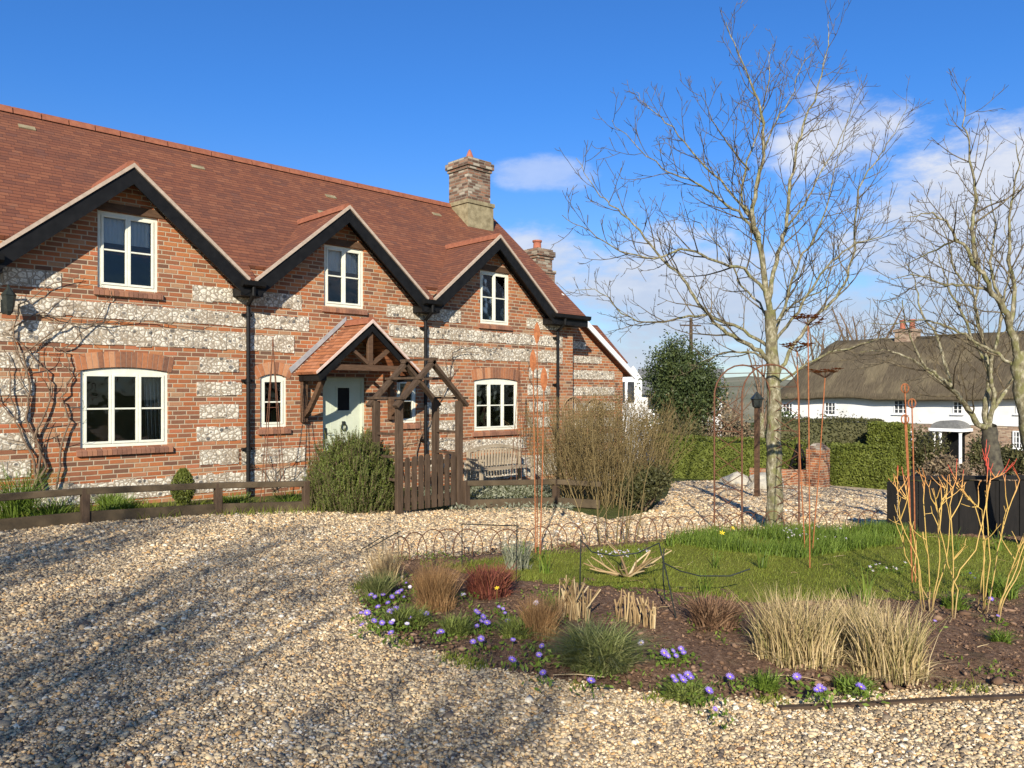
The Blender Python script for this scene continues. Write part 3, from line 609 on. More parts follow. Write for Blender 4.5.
for s_ in (-1, 1):
    g = MB(); g.prism([(PX+s_*(PW+.01), PZE-.035), (PX, PZA-.035), (PX, PZA-.2), (PX+s_*(PW-.05), PZE-.17)], PF+.0, PF+.04); g.build('porch_bargeboard', M_BLACK, H)
    MB().prism([(PX+s_*(PW+.03), PZE-.04), (PX, PZA-.04), (PX, PZA+.025), (PX+s_*(PW+.04), PZE-.0)], PF-.03, PF).build('porch_verge', M_PVERGE, H)
    MB().box(PX+s_*(PW-.14)-.06, PX+s_*(PW-.14)+.06, PF+.05, YF-.005, PZE-.16, PZE-.04).build('porch_plate', M_BLACK, H)
    MB().box(PX+s_*(PW-.16)-.055, PX+s_*(PW-.16)+.055, YF-.10, YF-.004, 1.18, PZE-.17).build('wall_post', M_OAK, H, bevel=.006)
    p = MB(); xx = PX+s_*(PW-.16); pts = [(xx, YF-.09, 1.30), (xx, YF-.26, 1.42), (xx, YF-.48, 1.66), (xx, PF+.10, PZE-.12)]
    for a, b in zip(pts, pts[1:]): p.bar(a, b, .075, .10)
    p.build('brace', M_OAK, H)
MB().box(PX-PW+.1, PX+PW-.1, PF+.045, PF+.125, PZE+.03-.0, PZE+.14).build('tie_beam', M_OAK, H, bevel=.006)
MB().box(PX-.055, PX+.055, PF+.05, PF+.12, PZE+.14, PZA-.2).build('king_post', M_OAK, H, bevel=.006)
for s_ in (-1, 1): MB().bar((PX+s_*.055, PF+.085, PZE+.17), (PX+s_*.42, PF+.085, PZE+.44), .09, .06).build('strut', M_OAK, H)
# chimneys
def chimney(x, y, w_, zb, zs, zt, pot, cowl):
    c = MB(); c.box(x-w_/2, x+w_/2, y-w_/2, y+w_/2, zs, zt-.28); 
    c.box(x-w_/2-.035, x+w_/2+.035, y-w_/2-.035, y+w_/2+.035, zt-.28, zt-.20); c.box(x-w_/2-.075, x+w_/2+.075, y-w_/2-.075, y+w_/2+.075, zt-.20, zt-.04); c.box(x-w_/2-.02, x+w_/2+.02, y-w_/2-.02, y+w_/2+.02, zt-.04, zt+.03)
    ch = c.build('chimney', M_BRICK_OLD, H)
    b = MB(); b.box(x-w_/2-.06, x+w_/2+.06, y-w_/2-.06, y+w_/2+.06, zb, zs); b.box(x-w_/2-.09, x+w_/2+.09, y-w_/2-.09, y+w_/2+.09, zs-.07, zs+.03); b.build('chimney_base', M_PALEST if cowl else M_BRICK_OLD, ch)
    p = MB()
    if cowl: p.lathe((x, y, zt), [(.13, 0), (.12, .08), (.15, .12), (.11, .16), (.05, .32), (.02, .38)], 14)
    else: p.lathe((x, y, zt), [(.13, 0), (.12, .26), (.15, .28), (.15, .33)], 14)
    p.build('chimney_pot', M_POT, ch)
chimney(13.72, 15.98, .80, 5.8, 6.85, 8.0, 1, True)
# single-storey end wing: low gable wall with a white rake board
g = MB(); g.prism([(X1, -1.2), (17.4, -1.2), (17.4, 2.28), (X1, 4.07)], 13.6, 13.85); sw = [(X1+.02, z0, z1) for z0, z1 in ((-.6, -.3), (-.1, .16), (.36, .6), (.8, 1.03), (1.24, 1.47), (1.67, 1.9), (2.1, 2.34))]
for xa, z0, z1 in sw: g.box(14.8, 17.02, 13.588, 13.61, z0, z1, 1)
g.box(14.8, 16.45, 13.588, 13.61, 2.53, 2.72, 1); g.box(14.8, 15.8, 13.588, 13.61, 2.9, 3.1, 1); g.box(17.1, 17.4, 13.85, 18.5, -1.2, 2.28)
g.build('wing_wall', [M_BRICK, M_FLINT], H)
MB().slab([(X1, 13.4, 4.26), (17.64, 13.4, 2.27), (17.64, 18.6, 2.27), (X1, 18.6, 4.26)], .1).build('wing_roof', M_TILE, H)
MB().prism([(X1+.01, 4.29), (17.66, 2.29), (17.66, 2.12), (X1+.01, 4.12)], 13.35, 13.39).build('wing_bargeboard', M_WHITE, H)
g = MB(); g.tube([(17.52, 13.5, 2.15), (17.46, 13.52, 2.0), (17.46, 13.52, -.9)], .04, 8); g.build('wing_downpipe', M_WHITE, H)
g = MB(); g.box(15.3, 19.9, 15.6, 17.9, -1.2, 2.7); g.prism([(15.6, 2.7), (17.9, 2.7), (16.75, 3.85)], 19.65, 19.9, axis='x'); g.build('rear_wing_wall', M_BRICK, H)
g = MB(); g.slab([(15.2, 15.45, 2.72), (20.05, 15.45, 2.72), (20.05, 16.75, 4.02), (15.2, 16.75, 4.02)], .1); g.slab([(15.2, 16.751, 4.02), (20.05, 16.751, 4.02), (20.05, 18.05, 2.72), (15.2, 18.05, 2.72)], .1)
g.build('rear_wing_roof', M_TILE, H)
chimney(17.15, 16.75, .66, 3.2, 5.5, 6.15, 1, False)
# wall lantern at the left
L_ = thing('wall_lantern', 'dark coach lantern on a bracket at the left edge of the brick wall', 'lamp', (2.38, 12.8, 2.95))
p = MB(); a = (2.38, 12.72, 2.86); p.lathe(a, [(.02, -.05), (.055, 0), (.09, .22), (.1, .23), (.03, .32), (.01, .36)], 6); p.build('lantern_body', M_IRON, L_)
p = MB(); p.tube([(2.38, 12.98, 2.95), (2.38, 12.9, 3.12), (2.38, 12.76, 3.24), (2.38, 12.72, 3.2)], .014, 6); p.box(2.33, 2.43, 12.975, 12.985, 2.86, 3.05); p.build('bracket', M_IRON, L_)

# ------------------------------------------------------------------ trees
def branch_curve(p, d, L, n, wob, tropism):
    pts = [p.copy()]; d = d.copy()
    for i in range(n):
        d = d+RS.normal(size=3)*wob+np.array((0, 0, tropism)); d /= np.linalg.norm(d); p = p+d*L/n; pts.append(p.copy())
    return np.array(pts)
def spawn(P, r, level, maxl, out, dens, lenf, Lmin=.12, up=.10, ang=(30, 60), twr=.0035):
    """side branches along the curve P with radii r; appended to out"""
    seg = np.linalg.norm(np.diff(P, axis=0), axis=1); L = seg.sum(); cum = np.r_[0, np.cumsum(seg)]/L
    n = max(1, int(L*dens[level]*RS.uniform(.85, 1.15))); t0 = .22 if level else .12
    phi = RS.uniform(0, 6.28)
    for k in range(n):
        t_ = t0+(1-t0)*(k+RS.uniform(.1, .9))/n; p = np.array([np.interp(t_, cum, P[:, j]) for j in range(3)]); rr = np.interp(t_, cum, r)
        i = min(len(P)-2, np.searchsorted(cum, t_)-1); d = unit(P[i+1]-P[i]); phi += 2.4+RS.normal()*.5
        a = np.cross(d, (0, 0, 1.) if abs(d[2]) < .9 else (1., 0, 0)); a = unit(a); b = np.cross(d, a)
        s_ = a*math.cos(phi)+b*math.sin(phi); th = R(RS.uniform(*ang)); dd = d*math.cos(th)+s_*math.sin(th)
        l = lenf[level]*(1.05-.65*t_)*RS.uniform(.55, 1.25)
        if l < Lmin*.4: continue
        m_ = 5 if level == 0 else (4 if level == 1 else 3)
        Q = branch_curve(p, dd, l, m_, .085, up); r0 = max(twr, min(rr*.62, .011*l+.0025)); q = np.linspace(r0, twr*.75, m_+1)
        out.append((Q, q)); 
        if level+1 < maxl: spawn(Q, q, level+1, maxl, out, dens, lenf, Lmin, up, ang, twr)
def limb(ctrl, z0, z1, r0, r1, n=4):
    """ctrl: pixel points; depth runs z0 -> z1 along the limb"""
    C = np.array([pt(px, py, z0+(z1-z0)*i/(len(ctrl)-1)) for i, (px, py) in enumerate(ctrl)])
    t_ = np.linspace(0, len(C)-1, (len(C)-1)*n+1); P = []
    for u in t_:
        i = min(int(u), len(C)-2); f = u-i; p0 = C[max(i-1, 0)]; p1 = C[i]; p2 = C[i+1]; p3 = C[min(i+2, len(C)-1)]
        P.append(.5*((2*p1)+(p2-p0)*f+(2*p0-5*p1+4*p2-p3)*f*f+(3*p1-p0-3*p2+p3)*f**3))
    P = np.array(P); P[1:-1] += RS.normal(size=P[1:-1].shape)*.012; return P, np.linspace(r0, r1, len(P))
def bare_tree(label, base, trunk, limbs, dens, lenf, group, maxl=3, twr=.0035, up=.09, cat='tree', bark=None):
    T = thing('bare_tree', label, cat, base, group)
    V, Fc = tubes_np([trunk], 14); V = V+RS.normal(size=V.shape)*.0025; link('trunk', npmesh('trunk', V, Fc, bark or M_BARK, True), T)
    mains = []; out = []
    for P, r in limbs: mains.append((P, r)); spawn(P, r, 0, maxl, out, dens, lenf, twr=twr, up=up)
    V, Fc = tubes_np(mains, 8); link('limbs', npmesh('limbs', V, Fc, bark or M_BARK, True), T)
    V, Fc = tubes_np(out, 4); link('twigs', npmesh('twigs', V, Fc, M_TWIG, True), T); return T
TG = 'bare trees round the drive'
# the tree in the round bed
zA = gp(775, 529); zd = zA.x*SH+zA.y*CH
tr_ = limb([(775, 531), (775, 500), (774, 440), (774, 390), (772, 350), (770, 310)], zd, zd, .125, .078); tr_[1][:3] = (.155, .135, .122)
LA = [limb(c, zd, zd+o, r0*.72, r1*.75) for c, o, r0, r1 in [
    ([(770, 312), (765, 270), (757, 235), (752, 215), (758, 180), (764, 150), (761, 115), (752, 85), (737, 52), (726, 22)], -.3, .066, .006),
    ([(769, 300), (776, 262), (786, 228), (789, 190), (795, 155), (806, 118), (819, 85), (828, 45), (829, 22)], .5, .05, .005),
    ([(759, 245), (752, 222), (742, 200), (748, 160), (760, 120), (768, 80), (771, 48)], .8, .034, .005),
    ([(775, 368), (760, 352), (738, 340), (718, 326), (700, 303), (682, 278), (657, 254), (634, 224), (612, 205), (596, 190), (576, 158)], -.9, .05, .005),
    ([(773, 350), (750, 335), (716, 318), (690, 316), (664, 322), (630, 318), (600, 292), (575, 290)], .9, .036, .005),
    ([(774, 360), (748, 352), (716, 356), (690, 366)], 1.1, .03, .006),
    ([(768, 296), (745, 270), (716, 262), (688, 250), (655, 258), (620, 250), (590, 232), (562, 215)], -1.3, .034, .005),
    ([(757, 235), (738, 212), (718, 198), (695, 182), (668, 172), (640, 150), (612, 120)], -.6, .032, .005),
    ([(752, 215), (728, 188), (700, 160), (672, 128), (650, 108), (636, 92)], .7, .028, .004),
    ([(749, 170), (728, 145), (712, 120), (700, 92)], -1.0, .02, .004),
    ([(779, 372), (790, 352), (804, 330), (818, 314), (836, 296), (850, 268), (856, 230), (858, 190), (872, 165), (884, 150), (896, 128), (908, 104)], .6, .042, .004),
    ([(776, 340), (792, 320), (812, 288), (832, 262), (856, 244), (880, 236), (905, 222)], -1.1, .034, .004),
    ([(772, 330), (788, 300), (800, 262), (816, 235), (828, 200), (836, 165), (846, 130)], -.8, .032, .004),
    ([(786, 228), (804, 205), (818, 175), (836, 148), (852, 108), (860, 88)], 1.2, .024, .004),
    ([(777, 385), (800, 368), (830, 352), (850, 348), (876, 340), (900, 338)], -.5, .026, .004),
    ([(764, 150), (776, 120), (790, 100), (800, 70), (812, 52)], .5, .02, .004),
    ([(773, 345), (764, 310), (742, 286), (730, 262), (700, 224), (676, 214)], 1.6, .03, .004),
    ([(774, 352), (780, 318), (800, 300), (826, 286), (840, 240), (870, 212)], 1.8, .03, .004)]]
bare_tree('young bare tree with mottled pale trunk standing in the lawn of the round bed', zA, tr_, LA, (5.2, 6.5, 6.5), (1.0, .42, .16), TG, twr=.0038, up=.12)
# dark-stemmed tree behind the board fence
zB = 14.5; gB = gz(994, zB)
trB = limb([(996, 500), (995, 470), (990, 445), (989, 425)], zB, zB, .17, .13); trB[0][0] = gB[:]
M_BARKD = simple('ivy_dark_bark', (.03, .026, .02), (.10, .09, .06), 14)  # darker bark for this trunk; its limbs keep the paler bark
LB = [limb(c, zB, zB+o, r0*.8, r1*.8) for c, o, r0, r1 in [
    ([(989, 428), (978, 424), (965, 405), (953, 391), (938, 376), (922, 362), (908, 330), (902, 300)], -.8, .075, .008),
    ([(978, 424), (960, 398), (930, 372), (905, 356), (885, 350), (860, 352)], .7, .05, .007),
    ([(988, 430), (986, 408), (989, 378), (986, 350), (978, 325), (976, 300), (980, 270), (972, 235), (962, 205)], .6, .075, .008),
    ([(989, 428), (994, 400), (990, 370), (998, 335), (1004, 300), (1010, 262), (1004, 225)], -.6, .06, .007),
    ([(986, 360), (972, 338), (962, 312), (948, 286), (940, 262), (930, 240)], 1.0, .04, .006),
    ([(953, 391), (944, 360), (936, 335), (920, 310), (915, 280), (905, 262)], .8, .045, .006),
    ([(992, 410), (1010, 385), (1030, 360), (1050, 330), (1070, 290)], .3, .055, .006),
    ([(976, 300), (956, 270), (948, 240), (935, 215)], -.7, .03, .005)]]
TB = bare_tree('spreading bare tree with black forked trunk behind the dark board fence', gB, trB, LB, (3.8, 5.5, 5.5), (1.4, .6, .24), TG, twr=.0048, up=.12)
for o in TB.children:
    if o.name.startswith('trunk'): o.data.materials[0] = M_BARKD
# tree whose trunk stands at the right edge
zC = 9.5
trC = limb([(1046, 540), (1040, 500), (1030, 440), (1021, 390), (1018, 352)], zC, zC, .12, .07); trC[0][0] = gz(1046, zC)[:]
LC = [limb(c, zC, zC+o, r0*.78, r1*.8) for c, o, r0, r1 in [
    ([(1018, 355), (1012, 330), (1003, 308), (993, 293), (984, 275), (974, 262), (958, 240), (945, 222), (928, 214), (908, 218)], -.5, .058, .005),
    ([(974, 262), (972, 230), (976, 200), (970, 160), (965, 125), (964, 92)], .4, .034, .004),
    ([(1019, 372), (1000, 355), (982, 345), (960, 332), (939, 323), (915, 320), (890, 324), (868, 322)], .7, .030, .004),
    ([(1010, 330), (1014, 290), (1008, 250), (1012, 205), (1018, 165), (1016, 140)], .3, .036, .004),
    ([(993, 293), (970, 286), (945, 285), (920, 276), (890, 280)], -.8, .026, .004),
    ([(1024, 400), (1045, 360), (1060, 310), (1068, 250), (1075, 190)], .3, .05, .005),
    ([(958, 240), (940, 246), (918, 258), (896, 268)], .8, .02, .004),
    ([(1003, 308), (990, 262), (996, 222), (985, 190)], 1.0, .028, .004)]]
bare_tree('bare tree with sunlit yellow-green trunk at the right edge of the picture', gz(1046, zC), trC, LC, (5, 6.5, 6.5), (.95, .40, .16), TG, twr=.0038, up=.12)
# two trees behind the viewer: their branch shadows lie on the gravel
def free_tree(label, x, y, hgt, nl, seedv):
    rs_ = np.random.RandomState(seedv); b = np.array((x, y, ground(x))); P = np.array([b+np.array((rs_.normal()*.04, rs_.normal()*.04, hgt*.3*t_)) for t_ in np.linspace(0, 1, 6)]); r = np.linspace(.20, .14, 6)
    ls = []
    for k in range(nl):
        a = 2.4*k+rs_.uniform(-.3, .3); e = rs_.uniform(35, 75); d = np.array((math.cos(a)*math.cos(R(e)), math.sin(a)*math.cos(R(e)), math.sin(R(e))))
        Q = branch_curve(P[-1-(k % 2)], d, hgt*rs_.uniform(.55, .8), 8, .09, .04); ls.append((Q, np.linspace(.05, .010, 9)))
    return bare_tree(label, b, (P, r), ls, (4.2, 7, 5.5), (1.7, .8, .36), TG, maxl=3, twr=.0058)
free_tree('tall bare tree behind the viewer, shading the left of the gravel', -5.4, 3.6, 5.6, 13, 3)
free_tree('tall bare tree behind the viewer, shading the near gravel', -7.1, -2.2, 7.4, 13, 5)

# ------------------------------------------------------------------ evergreen and other background planting
def crown_tree(name, label, px, z, pyt, pxw, leaf, n, mat_, group=None, nclump=60, hollow=.35, spread=.16, cat='tree'):
    g = gz(px, z); top = pt(px, pyt, z).z; h = top-g.z; w_ = pxw/F*z/2
    T = thing(name, label, cat, g, group)
    polys = [(np.array([g, g+Vector((.05, 0, h*.35)), g+Vector((0, .05, h*.8))]), np.array((.035*h, .028*h, .008*h)))]
    for k in range(9):
        a = k*2.4; s0 = np.array(g)+np.array((0, 0, h*(.2+.06*k))); polys.append((branch_curve(s0, unit(np.array((math.cos(a), math.sin(a), .7))), w_*.9, 4, .1, .05), np.linspace(.012*h, .004*h, 5)))
    V, Fc = tubes_np(polys, 7); link('trunk', npmesh('trunk', V, Fc, M_BARK, True), T)
    V, Fc = blob_foliage((g.x, g.y, g.z+h*.52), (w_, w_, h*.5), n, leaf, mat_, nclump, spread, .1, .55, hollow)
    link('crown', npmesh('crown', V, Fc, mat_), T); return T
crown_tree('evergreen_tree', 'dense dark evergreen tree beyond the hedge', 680, 32, 343, 84, .11, 46000, M_EVER, None, 130, .3, .13)
def dome(label, name, px, z, pyt, pxw, leaf, n, mat_, cat='bush', group=None, nclump=30, hollow=.5, spread=.2):
    g = gz(px, z); top = pt(px, pyt, z).z; h = max(.2, top-g.z); w_ = pxw/F*z/2
    T = thing(name, label, cat, g, group)
    st = [(branch_curve(np.array(g), unit(np.array((RS.normal()*.5, RS.normal()*.5, 1))), h*.8, 4, .1, .02), np.linspace(.02+.008*h, .006, 5)) for k in range(9)]
    V, Fc = tubes_np(st, 5); link('stems', npmesh('stems', V, Fc, M_VINE, True), T)
    V, Fc = blob_foliage((g.x, g.y, g.z+h*.5), (w_, w_, h*.5), n, leaf, mat_, nclump, spread, .2, .5, hollow); k = V[:, 2] < g.z; V[k, 2] = g.z+.01
    link('foliage', npmesh('foliage', V, Fc, mat_), T); return T
bg = 'rounded bushes beyond the drive'
dome('brown twiggy bush left of the lantern post beyond the hedge', 'round_bush', 726, 31, 404, 62, .13, 5000, M_BROWNT, group=bg)
dome('low brown bush at the foot of the evergreen tree', 'round_bush', 672, 27, 418, 60, .12, 4500, M_HEDGED, group=bg)
dome('dark green bush against the left end of the thatched cottage', 'round_bush', 778, 34, 404, 46, .14, 4000, M_EVER, group=bg)
dome('shaggy climber mass beside the cottage porch', 'round_bush', 926, 41, 428, 36, .16, 3500, M_HEDGED, group=bg)
dome('low dark bush right of the cottage porch', 'round_bush', 984, 36, 440, 30, .14, 3000, M_HEDGED, group=bg)
dome('olive bush before the cottage porch', 'round_bush', 948, 30, 458, 44, .13, 3000, M_BROWNT, group=bg)
dome('green bush in the right corner before the cottage', 'round_bush', 1015, 28, 448, 46, .13, 3500, M_HEDGED, group=bg)
dome('dark foliage growing behind the tall hedge', 'round_bush', 832, 33, 416, 70, .14, 4500, M_HEDGED, group=bg)
# bare brown trees far behind
def far_tree(label, px, z, pyt, wpx, n=9, mat_=None, group='distant bare trees'):
    g = gz(px, z); top = pt(px, pyt, z).z; h = top-g.z; T = thing('distant_tree', label, 'tree', g, group); w_ = wpx/F*z
    tk = (np.array([g, g+Vector((0, 0, h*.5))]), np.array((.03*h, .02*h))); V, Fc = tubes_np([tk], 7); link('trunk', npmesh('trunk', V, Fc, M_BARK, True), T)
    out = []
    for k in range(n):
        a = 2.4*k; Q = branch_curve(np.array(g)+np.array((0, 0, h*RS.uniform(.2, .5))), unit(np.array((math.cos(a)*w_/h, math.sin(a)*w_/h, 1.0))), h*.55, 5, .08, .03); q = np.linspace(.014*h, .004*h, 6); out.append((Q, q)); spawn(Q, q, 0, 2, out, (2.0, 2.4), (h*.2, h*.1), twr=.012)
    V, Fc = tubes_np(out, 4); link('crown', npmesh('crown', V, Fc, M_VINE, True), T)
far_tree('hazy brown bare tree rising behind the left end of the thatched roof', 822, 62, 318, 60)
far_tree('bare tree far behind the thatched roof near its chimney', 862, 66, 304, 70)
far_tree('pale grey bare tree in front of the left end of the white cottage', 762, 33, 352, 20, 6)
far_tree('bare tree on the slope left of the metal arch', 730, 70, 372, 50)
# clipped hedges
def hedge(label, pxs, zs, pytops, depth, leaf, n, mat_, grp='clipped hedges'):
    p0 = gz(pxs[0], zs[0]); p1 = gz(pxs[1], zs[1]); t0 = pt(pxs[0], pytops[0], zs[0]).z; t1 = pt(pxs[1], pytops[1], zs[1]).z
    T = thing('clipped_hedge', label, 'hedge', p0, grp); d = (p1-p0); d.z = 0; L = d.length; d /= L; nn = Vector((-d.y, d.x, 0)); nn = nn if nn.dot(Vector((SH, CH, 0))) > 0 else -nn
    def top(u): return t0+(t1-t0)*u+.05*noise.noise(Vector((u*9, t0, 0)))
    b = MB(); N_ = 10; vs = []
    for i in range(N_+1):
        u = i/N_; q = p0+d*(L*(.01+.98*u)); zt = top(u)-.08
        for w_, z_ in ((.07, ground(q.x)-.1), (.05, zt-.08), (.14, zt), (depth-.14, zt), (depth-.05, zt-.08), (depth-.07, ground(q.x)-.1)): vs.append((q.x+nn.x*w_, q.y+nn.y*w_, z_))
    fs = [(i*6+k, i*6+k+1, (i+1)*6+k+1, (i+1)*6+k) for i in range(N_) for k in range(5)]+[tuple(range(6)), tuple(N_*6+k for k in range(5, -1, -1))]
    b.add(vs, fs); b.build('hedge_core', mat_, T)
    u = RS.uniform(0, 1, n); s_ = RS.uniform(0, 1, n); hgt = t0-p0.z; per = 2*hgt+depth; w_ = np.empty(n); z_ = np.empty(n)
    q = s_*per; P = np.array(p0)[None]+np.outer(u*L, d); tt = np.array([top(x) for x in u]); gg = groundN(P[:, 0])
    f = q < hgt; tp = (q >= hgt) & (q < hgt+depth); bk = ~f & ~tp
    w_[f] = 0; z_[f] = (gg+(tt-gg)*(q/hgt))[f]; w_[tp] = (q-hgt)[tp]; z_[tp] = tt[tp]; w_[bk] = depth; z_[bk] = (gg+(tt-gg)*((per-q)/hgt))[bk]
    e = RS.uniform(0, 1, n) < .16; P[e] = np.array(p0)[None]+np.outer(np.where(RS.uniform(size=e.sum()) < .5, 0, L), d); w_[e] = RS.uniform(0, depth, e.sum()); z_[e] = (gg+(tt-gg)*RS.uniform(0, 1, n))[e]
    P = P+np.outer(w_, nn); P[:, 2] = z_; P += RS.normal(size=P.shape)*.028
    V, Fc = leaves_np(P, leaf, .3, .6); link('leaves', npmesh('leaves', V, Fc, mat_), T); return T
hedge('low clipped green hedge at the back of the gravel, left of the bare tree', (668, 806), (24.5, 25.0), (437, 444), 1.3, .075, 15000, M_HEDGE)
hedge('clipped green hedge running right from the brick pier', (826, 893), (25.2, 24.0), (446, 447), 1.1, .075, 9000, M_HEDGE)
hedge('taller dark hedge behind the brick pier', (778, 884), (27.5, 26.5), (420, 421), 1.2, .085, 10000, M_HEDGED)
hedge('taller rounded end of the clipped hedge nearest the thatched cottage', (868, 904), (24.9, 24.3), (424, 426), 1.2, .075, 12000, M_HEDGE)
# ------------------------------------------------------------------ thatched cottage
A_ = gz(780, 50); B_ = gz(1120, 36); dC = (B_-A_); dC.z = 0; LCt = dC.length; dC /= LCt; nC = Vector((-dC.y, dC.x, 0)); nC = nC if nC.dot(Vector((SH, CH, 0))) > 0 else -nC
def cq(u, v, z): return Vector((A_.x+dC.x*u+nC.x*v, A_.y+dC.y*u+nC.y*v, z))
def cu(px):      # distance along the cottage front for a picture column
    c = (px-512)/F; # solve (A+d*u) on ray
    ax = A_.x*CH-A_.y*SH; az_ = A_.x*SH+A_.y*CH; dx = dC.x*CH-dC.y*SH; dz = dC.x*SH+dC.y*CH
    return (c*az_-ax)/(dx-c*dz)
def cz(px, py): u = cu(px); p = cq(u, 0, 0); z = p.x*SH+p.y*CH; return CAMH+(HY-py)/F*z
CT = thing('thatched_cottage', 'long white thatched cottage with porch columns beyond the hedges at the right', 'cottage', cq(LCt/2, 3, ground(46)))
gC = ground(46)-.3; ev = 1.32; bandz = cz(900, 423)
def qbox(mb, u0, u1, v0, v1, z0, z1, mi=0):
    vs = [cq(u, v, z) for z in (z0, z1) for v in (v0, v1) for u in (u0, u1)]
    mb.add(vs, [(0, 2, 3, 1), (4, 5, 7, 6), (0, 1, 5, 4), (2, 6, 7, 3), (0, 4, 6, 2), (1, 3, 7, 5)], mi)
m_ = MB(); qbox(m_, 0, LCt, 0, 6.5, bandz, ev+.3); m_.build('upper_wall', M_RENDER, CT)
M_CBRICK = brickmat('cottage_flint_and_brick', [(0, (.16, .10, .07)), (.5, (.36, .24, .16)), (1, (.50, .40, .28))], (.38, .33, .25), .4)
m_ = MB(); qbox(m_, .02, LCt-.02, .04, 6.45, gC, bandz-.003); m_.build('lower_wall', M_CBRICK, CT)
m_ = MB(); us = np.linspace(-.5, LCt+.5, 60); prof = [(-.55, ev+.02), (-.62, ev+.12), (-.45, ev+.42), (1.2, ev+2.15), (2.6, ev+3.45), (3.25, ev+3.85), (3.9, ev+3.45), (5.3, ev+2.15), (6.95, ev+.42), (7.1, ev+.1), (6.9, ev)]
vs = []
for u in us:
    hip = min(1, (u+.5)/3.0); hip = max(0.0, hip); hr = min(1, max(0, (LCt+.5-u)/3.0)); k = min(hip, hr); 
    lift = .35*math.exp(-((u-cu(860))/1.6)**2)*0
    for v, z in prof:
        zz = min(z, ev+.05+4.2*k*1.0+(.25 if k > 0 else 0)); vs.append(cq(u, v if True else v, zz+.06*noise.noise(Vector((u*.7, v*.7, 0)))+.16*max(0, math.sin((u-1)*.55))*(1 if v < 3.2 else 0)*(1-abs(z-ev-1.8)/4)))
n = len(prof); m_.add(vs, [(i*n+k, i*n+(k+1) % n, (i+1)*n+(k+1) % n, (i+1)*n+k) for i in range(59) for k in range(n)]+[tuple(range(n)), tuple(59*n+k for k in range(n-1, -1, -1))]); m_.build('thatched_roof', M_THATCH, CT, smooth=True)
m_ = MB(); 
for i in range(30):
    u0 = 2.3+(LCt-4.6)*i/30; m_.tube([cq(u0+.05, 2.9, ev+3.72), cq(u0+.3, 3.25, ev+4.0), cq(u0+.5, 3.6, ev+3.72)], .05, 5)
def cwin(px0, px1, py0, py1, cols, arch=False):
    u0, u1 = cu(px0), cu(px1); z0, z1 = cz((px0+px1)/2, py1), cz((px0+px1)/2, py0)
    f = MB(); qbox(f, u0, u1, -.05, .06, z0, z0+.06); qbox(f, u0, u1, -.05, .06, z1-.06, z1); qbox(f, u0, u0+.06, -.05, .06, z0+.06, z1-.06); qbox(f, u1-.06, u1, -.05, .06, z0+.06, z1-.06)
    for k in range(1, cols): u = u0+(u1-u0)*k/cols; qbox(f, u-.02, u+.02, -.04, .03, z0+.06, z1-.06)
    for k in (1, 2): z = z0+(z1-z0)*k/3; qbox(f, u0+.06, u1-.06, -.035, .02, z-.013, z+.013)
    qbox(f, u0-.08, u1+.08, -.12, .0, z0-.06, z0)
    wi = f.build('window', M_WHITE, CT); g_ = MB(); qbox(g_, u0+.05, u1-.05, -.012, -.004, z0+.05, z1-.05); g_.build('pane', M_CGLASS, wi)
M_CGLASS = simple('dark_window', (.02, .022, .025), (.06, .065, .07), 3, .15, 0, spec=.5)
for a in ((783, 793, 403, 416, 3), (825, 836, 402, 415, 3), (894, 908, 400, 414, 3), (953, 963, 401, 414, 2), (1016, 1024, 400, 414, 2), (901, 913, 431, 447, 3), (1013, 1023, 431, 449, 3)): cwin(*a)
u0, u1 = cu(941), cu(971); zt = cz(956, 430); pc = MB()
for u in (u0+.1, u0+.42, u1-.1): pc.lathe(cq(u, -1.1, gC), [(.11, 0), (.09, .1), (.075, zt-gC-.2), (.11, zt-gC-.05)], 10)
pc.build('porch_columns', M_WHITE, CT); pc = MB(); qbox(pc, u0-.1, u1+.1, -1.3, -.0, zt-.04, zt+.12); pc.build('porch_entablature', M_WHITE, CT)
pc = MB(); un = (u0+u1)/2; k = (u1-u0)/2; vs = [cq(un+k*math.cos(a)*1.02, v, zt+.12+.42*math.sin(a)) for v in (-1.3, 0) for a in np.linspace(0, math.pi, 11)]; pc.add(vs, [(i, i+1, i+12, i+11) for i in range(10)]+[tuple(range(11)), tuple(range(21, 10, -1))]); pc.build('porch_roof', M_LEAD2, CT)
pc = MB(); qbox(pc, un-.45, un+.45, .0, .03, gC, zt-.1); pc.build('door', M_BLACK, CT)
pc = MB(); un = cu(882); qbox(pc, un-.55, un+.55, 2.7, 3.7, ev+3, ev+4.15); qbox(pc, un-.62, un+.62, 2.62, 3.78, ev+4.15, ev+4.3); ch = pc.build('chimney', M_CBRICK, CT)
for du in (-.3, .28):
    pp = MB(); q = cq(un+du, 3.2, ev+4.3); pp.lathe(q, [(.17, 0), (.14, .45), (.19, .5), (.18, .6)], 10); pp.build('chimney_pot', M_POT, ch)
